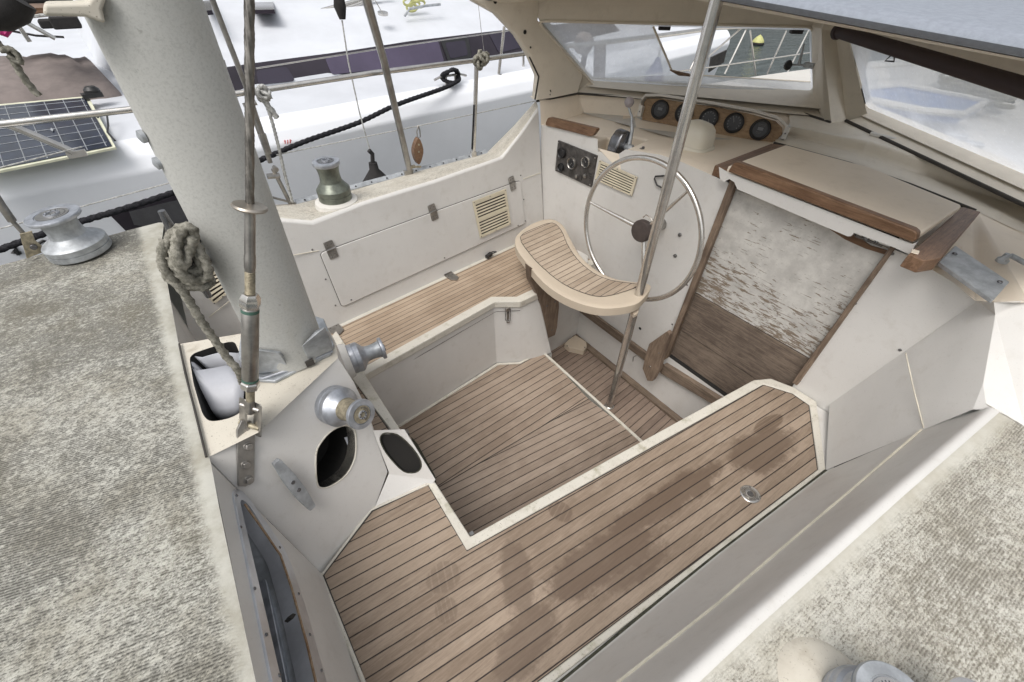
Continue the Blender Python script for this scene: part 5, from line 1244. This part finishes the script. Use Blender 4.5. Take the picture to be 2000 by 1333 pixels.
m.strip(tt_, up_, 0); m.strip(up_, r1_, 0); m.strip(r1_, r2_, 0); m.strip(r2_, r3_, 0)
cr = m.build('coach_roof', ['catdeck', 'catband'], cat, smooth=40, bevel=.02, blim=20)
BP = CB
def pane_(L, nm='window_pane', mt='catpane', off=.008, lab=None):
    kw = {'label': lab} if lab else {}
    return MB().prism(rounded([BP(q, off) for q in L], .03, 3), -BP.n*.012).build(nm, mt, cr, **kw)
pane_([(634, 112), (855, 78), (868, 122), (648, 146)], mt='catpane2', lab='large purple tinted window pane')
pane_([(500, 138), (560, 130), (577, 158), (505, 166)])
w = pane_([(860, 78), (914, 72), (922, 112), (876, 122)], 'opening_window', 'black', .014, 'small opening window in the dark band')
MB().prism(rounded([BP(q, .018) for q in ((869, 84), (908, 79), (914, 108), (880, 115))], .02, 3), -BP.n*.008).build('window_glass', 'catpane', w)
pane_([(955, 66), (1010, 58), (1022, 92), (975, 104)])
m = MB().prism([Y(q, 4.56) for q in ((690, 152), (760, 146), (820, 140), (700, 164))], (0, .02, 0)); m.build('step_recess', 'catband', cr, smooth=0)
# deck details
def catpost(q0, q1, y_, r=.014, nm='catamaran_stanchion'):
    m = MB().tube([Y(q0, y_), Y(q1, y_)], r, 10); m.lathe([(.035, 0), (.035, .006)], Y(q1, y_), (0, 0, 1), 0, 14); return m.build(nm, 'steel', cat)
catpost((985, 52), (974, 146), 4.05); catpost((1022, 100), (1022, 136), 4.15)
m = MB().tube([Y(q, 4.05) for q in ((500, 134), (740, 96), (982, 62), (1060, 50))], .005, 6); m.build('catamaran_lifeline', 'steel', cat)
m = MB().tube([Y(q, 3.95) for q in ((842, 188), (880, 178), (925, 172))], .006, 6); m.build('fender_step', 'alupale', cat)
# mooring cleat and black rope
cc = Y((880, 155), 3.98)
m = MB().tube([cc+V((-.17, 0, .01)), cc+V((-.1, 0, .03)), cc+V((.1, 0, .03)), cc+V((.17, 0, .01))], .011, 10); m.tube([cc+V((-.05, 0, .03)), cc+V((-.05, 0, -.04))], .012, 8); m.tube([cc+V((.05, 0, .03)), cc+V((.05, 0, -.04))], .012, 8); m.build('mooring_cleat', 'steel', cat)
ml = thing('mooring_line', 'thick black mooring rope led from the catamaran cleat down along its side', 'rope')
kk = []
for i in range(34):
    a = i*.62; kk.append(cc+V((math.cos(a)*.085*(1+.15*math.sin(i)), -.02+.035*math.sin(i*1.3), .03+math.sin(a)*.05)))
rope_mesh(kk, .013, 'ropeblack', 'rope_turns', ml)
rope_mesh([cc+V((.06, -.04, -.01)), Y((868, 172), 3.86), Y((775, 205), 3.72), Y((700, 240), 3.66), Y((600, 275), 3.60), Y((530, 304), 3.52), Y((430, 345), 3.44), Y((340, 376), 3.36), Y((250, 406), 3.32), Y((120, 445), 3.30), Y((0, 488), 3.30), Y((-120, 530), 3.30)], .016, 'ropeblack', 'rope_part', ml)
# hull window, number and small sticker
HP = Plane(V((0, cy(0, 0), .45)), V((2, cy(2, 0), .45)), V((0, cy(0, -.02), .84)))
m = MB().prism([HP(q, .004) for q in ((208, 414), (345, 372), (420, 352), (460, 372), (460, 470), (246, 452))], -HP.n*.01); hw = m.build('hull_window', 'catband', cat, smooth=0, label='long black window in the catamaran side')
m = MB().prism([HP(q, .008) for q in ((252, 414), (330, 395), (450, 372), (450, 460), (262, 440))], -HP.n*.003); m.build('hull_window_glass', simple('smoked_hull_glass', (.07, .07, .075), .15), hw, smooth=0)
def stroke(L, r, nm, mt): return MB().tube([HP(q, .003) for q in L], r, 6).build(nm, mt, cat, label='black number on the catamaran side')
stroke([(36, 498), (30, 484), (24, 494), (42, 494)], .010, 'hull_number', 'black')
stroke([(76, 476), (84, 471), (96, 474), (99, 482), (90, 484)], .009, 'hull_number', 'black')
m = MB()
for L in (((557, 275), (557, 281)), ((562, 274), (562, 281)), ((567, 273), (567, 280))): m.tube([HP(q, .012) for q in L], .005, 6)
m.tube([HP(q, .012) for q in ((555, 277), (557, 274))], .004, 6); m.tube([HP(q, .012) for q in ((569, 276), (567, 273))], .004, 6)
m.build('hull_sticker', simple('faded_red', (.55, .16, .16), .5), cat)
# folded solar panel lying on the catamaran deck
sz = lambda q, z_=1.035: Z(q, z_)
so = thing('solar_panel', 'flexible black solar panel with pale edge lying on the catamaran deck', 'solar panel')
SPc = [sz(q) for q in ((-120, 222), (172, 193), (222, 288), (-90, 350))]
SPc = [Z((-120, 215), 1.10), Z((172, 188), 1.10), Z((226, 288), 1.02), Z((-90, 352), 1.02)]
SL = lambda u, v_, o=0.0: lerp(lerp(SPc[0], SPc[1], u), lerp(SPc[3], SPc[2], u), v_)+V((0, -.2, 1)).normalized()*o
MB().prism([p for p in SPc], (0, 0, -.012)).build('panel_backing', 'solaredge', so)
MB().poly([SL(u, v_, .004) for u, v_ in ((0, .04), (.97, .04), (.98, .98), (0, .98))]).build('panel_cells', 'solar', so)
m = MB()
for i in range(8): u = .02+i*.132; m.tube([SL(u, .05, .004), SL(u, .97, .004)], .0024, 4)
for i in range(8): v_ = .10+i*.115; m.tube([SL(0, v_, .004), SL(.96, v_, .004)], .0014, 4)
for u, v_ in ((.65, .58), (.50, .60)): m.prism([SL(u-.01, v_, .006), SL(u, v_-.03, .006), SL(u+.01, v_, .006), SL(u, v_+.03, .006)], (0, 0, .002))
m.build('cell_lines', 'solarline', so)
MB().tube([SL(.99, .55, .03), SL(1.03, .48, .05), SL(1.06, .6, .05), SL(1.03, .72, .03), SL(1.0, .8, .02), SL(1.02, .95, .02)], .006, 6).build('panel_cable', 'black', so)
m = MB().lathe([(.05, 0), (.05, .03), (.03, .05)], Z((183, 184), 1.12), (0, 0, 1), 0, 20); m.box(Z((180, 186), 1.12), ((.12, .02, 0), (-.01, .06, 0), (0, 0, .03))); m.build('deck_block', 'black', cat)
m = MB().tube([Y((0, 238), 3.2), Y((60, 262), 3.2), Y((142, 297), 3.2)], .018, 12); m.box(Y((150, 301), 3.2), ((.08, 0, 0), (0, .02, 0), (0, 0, .03))); m.build('support_strut', 'steel', boat, label='bright strut sloping over the solar panel')
# taupe canvas bag on its deck
c0 = [Z(q, 1.18) for q in ((-150, 118), (160, 104), (210, 150), (-150, 195))]
m = MB(); rows = []
for j, (v_, h_) in enumerate(((0, 0), (.10, .10), (.4, .13), (.7, .11), (.95, .02), (1, -.10))):
    r_ = []
    for i in range(25):
        u = i/24; p = lerp(lerp(c0[0], c0[1], u), lerp(c0[3], c0[2], u), v_); w_ = .008*math.sin(i*1.1+j*.6)+.005*math.sin(i*2.3+j*2)
        r_.append(p+V((0, 0, h_*(1 if i < 22 else .6)-.08+w_*(h_ > 0))))
    rows.append(r_)
m.grid(rows); m.strip([r_[-1] for r_ in rows], [V((r_[-1].x+.05, r_[-1].y, 1.0)) for r_ in rows]); m.strip(rows[-1], [V((p.x, p.y, 1.0)) for p in rows[-1]])
o = m.build('canvas_cover', 'canvas', None, smooth=60); tag(o, 'taupe canvas cover bundled on the catamaran deck, upper left', 'canvas cover')
# spars, lines and fittings on the coach roof
m = MB().tube([Y((500, 52), 5.6), Y((598, 30), 5.6), Y((700, 2), 5.6), Y((760, -20), 5.6)], .022, 10); m.tube([Y((605, 36), 5.58), Y((690, 12), 5.58), Y((740, -6), 5.58)], .018, 10); m.build('deck_track', 'steel', cat, smooth=60)
m = MB().tube([Y((530, 64), 5.4), Y((640, 50), 5.4), (Y((680, 45), 5.4)), Y((706, 30), 5.4)], .008, 8); m.tube([Y((536, 60), 5.4), Y((650, 46), 5.4)], .005, 6); m.build('handrail', 'steel', cat)
o = thing('hanging_line', 'thin twisted line hanging from a black fitting over the catamaran to the black cone', 'line')
m = MB().tube([Y((668, 40), 3.3), Y((680, 120), 3.3), Y((702, 220), 3.3), Y((726, 306), 3.3)], .005, 6); m.build('line_part', 'ropelight', o)
m = MB().tube([Y((661, -10), 3.3), Y((664, 14), 3.3), Y((669, 38), 3.3)], [.03, .038, .02], 10); m.build('line_clutch', 'blackmat', o)
o = thing('black_cone', 'black cone shaped fender cover hanging between the boats behind the port winch', 'fender')
tp = Y((728, 318), 3.2); m = MB().lathe([(.03, .0), (.035, -.05), (.12, -.16), (.20, -.26), (.21, -.5), (.15, -.62), (.001, -.66)], tp, (0, 0, 1), 0, 24); m.build('fender_body', 'blackmat', o); m = MB().tube([tp+V((0, 0, 0)), tp+V((.01, 0, .06)), tp+V((-.01, 0, .09))], .016, 8); m.build('fender_eye', 'blackmat', o)
m = MB().tube([Y((946, 105), 4.1), Y((940, 60), 4.1), Y((932, -10), 4.1)], .003, 5); m.tube([Y((733, 2), 4.5), Y((748, 28), 4.5)], .004, 5); m.lathe([(.05, 0), (.05, .02)], Y((748, 29), 5.0), (0, -.2, 1), 0, 16); m.build('rigging_wire', 'steel', cat)
m = MB()
for q in ((800, 5), (812, 10), (806, 16), (822, 8)): m.tube([Y(q, 5.2)+V((.06*math.cos(a), .02, .03*math.sin(a))) for a in [i*.6 for i in range(11)]], .012, 8)
m.tube([Y((790, 32), 5.1), Y((800, 18), 5.1), Y((830, 12), 5.1), (Y((860, 9), 5.1))], .012, 8, 1); m.build('yellow_coil', ['yellow', 'alupale'], cat, label='yellow and grey coil on the catamaran roof')
m = MB().prism([Z(q, 1.52) for q in ((486, -6), (532, -4), (536, 19), (492, 20))], (0, 0, -.03)); m.build('roof_hatch', 'catband', cat, smooth=0)
m = MB().prism([Z(q, 1.55) for q in ((394, 2), (412, 0), (414, 20), (398, 22))], (0, 0, -.03)); m.build('roof_hatch', 'catband', cat, smooth=0)
# things on its aft deck, top left
m = MB().tube([Y((20, 22), 4.2), Y((58, 48), 4.2), Y((108, 76), 4.2)], .012, 8); m.tube([Y((-10, 18), 4.2), Y((30, 42), 4.2), Y((58, 82), 4.2)], .012, 8); m.build('davit_arm', 'steel', cat)
m = MB().tube([Y((0, 42), 4.6), Y((80, 30), 4.6), Y((200, 28), 4.6)], .008, 6); m.build('deck_line', 'ropelight', cat); m = MB(); m.tube([Y((18, 60), 4.9), Y((70, 70), 4.9), Y((125, 73), 4.9)], .007, 6, 1); m.build('deck_line', ['ropelight', 'blackmat'], cat)
m = MB().prism([Y(q, 5.6) for q in ((-60, 22), (120, 14), (160, 28), (86, 34), (-60, 48))], (0, .6, 0)); m.build('varnished_locker', 'varnx', cat)
m = MB().box(Y((128, 44), 4.9), ((.16, 0, 0), (0, .1, 0), (0, 0, .07))); m.box(Y((102, 46), 4.95), ((.14, 0, 0), (0, .1, 0), (0, 0, .05))); m.build('winch_cover', 'blackmat', cat, bevel=.01)
m = MB().prism([Y(q, 5.0) for q in ((-40, -30), (90, -30), (140, -6), (145, 6), (60, 8), (-40, 20))], (0, .4, 0)); o = m.build('dark_dinghy_cover', 'blackmat', None, bevel=.02); tag(o, 'black cover above the catamaran deck at the top left edge', 'cover')
# ================================================================== ahead of the windscreen
# our own foredeck and cabin top
m = MB(); fy_ = lambda x: 1.25*(1-((x-2.2)/7.6)**2) if x > 2.2 else 1.25
xs2 = [2.2, 2.6, 3.0, 3.6, 4.4, 5.4, 6.6, 8.0, 9.0, 9.75]
rows = [[V((x, 1.05+k*fy_(x), 1.19+.06*(1-abs(k))-.02*(x-2.2)*.3)) for k in (-1, -.85, -.5, 0, .5, .85, 1)] for x in xs2]
m.grid(rows); sdr = [V((r_[-1].x, r_[-1].y+.05, r_[-1].z-.25)) for r_ in rows]; m.strip([r_[-1] for r_ in rows], sdr); m.strip(sdr, [V((p.x-.3, 1.05+(p.y-1.05)*.8, -.6)) for p in sdr])
m.strip([r_[0] for r_ in rows], [V((r_[0].x, r_[0].y-.05, r_[0].z-1.5)) for r_ in rows])
m.build('foredeck', 'gel', boat, smooth=40, bevel=.02, blim=25)
m = MB().prism([Z(q, 1.36) for q in ((1690, 175), (1760, 168), (1880, 190), (1925, 200), (1880, 224), (1800, 216), (1695, 195))], (0, 0, -.05)); fh = m.build('deck_hatch', simple('blue_tinted_hatch', (.10, .18, .42), .15), boat, bevel=.01, label='blue tinted deck hatch seen through the starboard pane')
m = MB().tube([Z(q, 1.365) for q in ((1690, 175), (1695, 195), (1800, 216), (1880, 224), (1925, 200), (1880, 190), (1760, 168))], .018, 8, closed=True); m.build('hatch_rim', 'gel', fh)
rnd = random.Random(4); m = MB()
for k in range(4):
    L = [Z((1850+rnd.uniform(-20, 140), 150+rnd.uniform(-10, 60)), 1.30) for _ in range(14)]; m.tube(smoothline(L, 4), .008, 6)
o = m.build('coiled_lines', 'rope', None); tag(o, 'loose coils of line lying on the cabin top behind the starboard pane', 'rope')
rnd = random.Random(9); m = MB()
for k in range(9):
    c = Z((1870+rnd.uniform(-40, 110), 250+rnd.uniform(0, 90)), 1.30); m.box(c, ((rnd.uniform(.04, .1), .02, 0), (-.02, rnd.uniform(.04, .08), 0), (0, 0, rnd.uniform(.03, .06))))
m.build('deck_clutches', 'alupale', boat, bevel=.006)
for a, b_ in (((1640, 135), (1790, 126)), ((1620, 95), (1760, 88)), ((1700, 262), (1850, 300))): MB().tube([Z(a, 1.32), Z(b_, 1.32)], .012, 8).build('deck_rail', 'gel', boat)
# bow rail and wires in the clear opening
m = MB(); by = 2.05
m.tube([Y((1040, 95), 2.3), Y((1140, 88), 2.3), Y((1290, 70), 2.3), Y((1400, 55), 2.3), Y((1590, 48), 2.2)], .014, 8)
m.tube([Y((1250, 150), 2.25), Y((1400, 130), 2.25), Y((1590, 102), 2.25)], .006, 6)
for a, b_ in (((1462, 48), (1415, 145)), ((1452, 52), (1352, 138)), ((1582, 54), (1534, 150)), ((1536, 60), (1498, 145)), ((1465, 60), (1476, 148)), ((1368, 95), (1346, 140))): m.tube([Y(a, 2.28), Y(b_, 2.28)], .007, 6)
m.tube([Y((1140, 60), 2.4), Y((1140, 85), 2.4)], .10, 12, 1) if False else None
m.build('bow_rail', 'steel', boat, label='bow rail and lifelines seen through the open pane')
# blurred post seen through the milky pane: genoa roller drum, fender
m = MB().tube([Y((1145, 88), 2.6), Y((1135, 150), 2.6)], .02, 8); m.tube([Y((1172, 86), 2.62), Y((1170, 165), 2.62)], .045, 10); m.lathe([(.05, -.05), (.07, 0), (.05, .05)], Y((1140, 85), 2.55), (1, .2, .2), 0, 16); m.build('side_gear', 'canvas', boat)
o = thing('hanging_fender', 'dark blue fender hanging on the rail beyond the milky pane', 'fender')
tp = Y((1286, 112), 2.6); m = MB().lathe([(.015, 0), (.03, -.04), (.075, -.12), (.085, -.3), (.07, -.45), (.01, -.5)], tp, (0, 0, 1), 0, 20); m.build('fender_body', simple('dark_blue_fender', (.05, .06, .16), .6), o); MB().tube([tp, tp+V((0, 0, .08))], .006, 6).build('fender_line', 'ropelight', o)
# hull window of the neighbour's bow
m = MB().prism([Y(q, 3.95) for q in ((1390, 112), (1420, 98), (1414, 122), (1385, 142))], (0, .02, 0)); m.build('hull_window', 'panelgrey', cat, smooth=0, label='small slanted bow window of the catamaran')
# another boat further off, only its bow and yellow cover show over the water
ob = thing('distant_boat', 'pale boat bow lying on the grey water beyond the clear pane', 'boat')
bx0 = Z((1590, 20), -.3); 
m = MB(); L = [Z(q, .6) for q in ((1180, 20), (1330, 40), (1300, 62), (1180, 66))]
m.prism([V((7.5, 9.0, .9)), V((13, 9.6, .9)), V((15, 11, 1.0)), V((13, 12.6, .9)), V((7.5, 13, .9))], (0, 0, -1.6)); m.build('hull', 'bowhull', ob, bevel=.1)
m = MB().prism([V((8.5, 10, .9)), V((12, 10.3, .9)), V((12, 12, .9)), V((8.5, 12.2, .9))], (0, 0, .5)); m.build('cabin', 'catdeck', ob, bevel=.15)
m = MB(); c = Z((1468, 78), .0)
fo_ = thing('mooring_buoy', 'yellow and black buoy floating on the water in the clear pane', 'buoy')
c = Z((1480, 84), -.45); 
MB().lathe([(.001, .24), (.10, .17), (.19, .06), (.20, 0), (.17, -.03)], c, (0, 0, 1), 0, 20).build('buoy_top', 'yellow', fo_); MB().lathe([(.21, .02), (.22, -.03), (.17, -.1), (.001, -.15)], c, (0, 0, 1), 0, 20).build('buoy_float', 'blackmat', fo_)
# water sheet
m = MB(); G = 24; ext_ = 400
m.poly([(-ext_, -ext_, -.5), (ext_, -ext_, -.5), (ext_, ext_, -.5), (-ext_, ext_, -.5)])
wtr = m.build('water', 'water', None, smooth=0, kind='structure')
# ------------------------------------------------------------------ light
wld = bpy.data.worlds.new('World'); S.world = wld; wld.use_nodes = True
nt = wld.node_tree; nt.nodes.clear(); o_ = nt.nodes.new('ShaderNodeOutputWorld'); bg = nt.nodes.new('ShaderNodeBackground'); sk = nt.nodes.new('ShaderNodeTexSky')
sk.sky_type = 'NISHITA'; sk.sun_disc = False; ELEV, AZ = math.radians(60), math.radians(206)
sk.sun_elevation = ELEV; sk.dust_density = 6.0; sk.air_density = 1.6; sk.ozone_density = 1.0
# sun direction: from the port quarter, high
sdv = V((math.cos(ELEV)*math.cos(AZ), math.cos(ELEV)*math.sin(AZ), math.sin(ELEV)))
sk.sun_rotation = math.atan2(sdv.x, sdv.y)
hs_ = nt.nodes.new('ShaderNodeHueSaturation'); hs_.inputs['Saturation'].default_value = .25
nt.links.new(sk.outputs[0], hs_.inputs['Color']); nt.links.new(hs_.outputs[0], bg.inputs['Color']); bg.inputs['Strength'].default_value = .15
nt.links.new(bg.outputs[0], o_.inputs[0])
sl_ = bpy.data.lights.new('sun', 'SUN'); sl_.energy = 1.05; sl_.angle = math.radians(34); sl_.color = (1, .97, .93)
so_ = bpy.data.objects.new('sun', sl_); COL.objects.link(so_); so_.rotation_euler = sdv.to_track_quat('Z', 'Y').to_euler()
S.view_settings.view_transform = 'Standard'; S.view_settings.look = 'None'; S.view_settings.exposure = EXPO; S.view_settings.gamma = 1
S.cycles.max_bounces = 8; S.cycles.transparent_max_bounces = 16
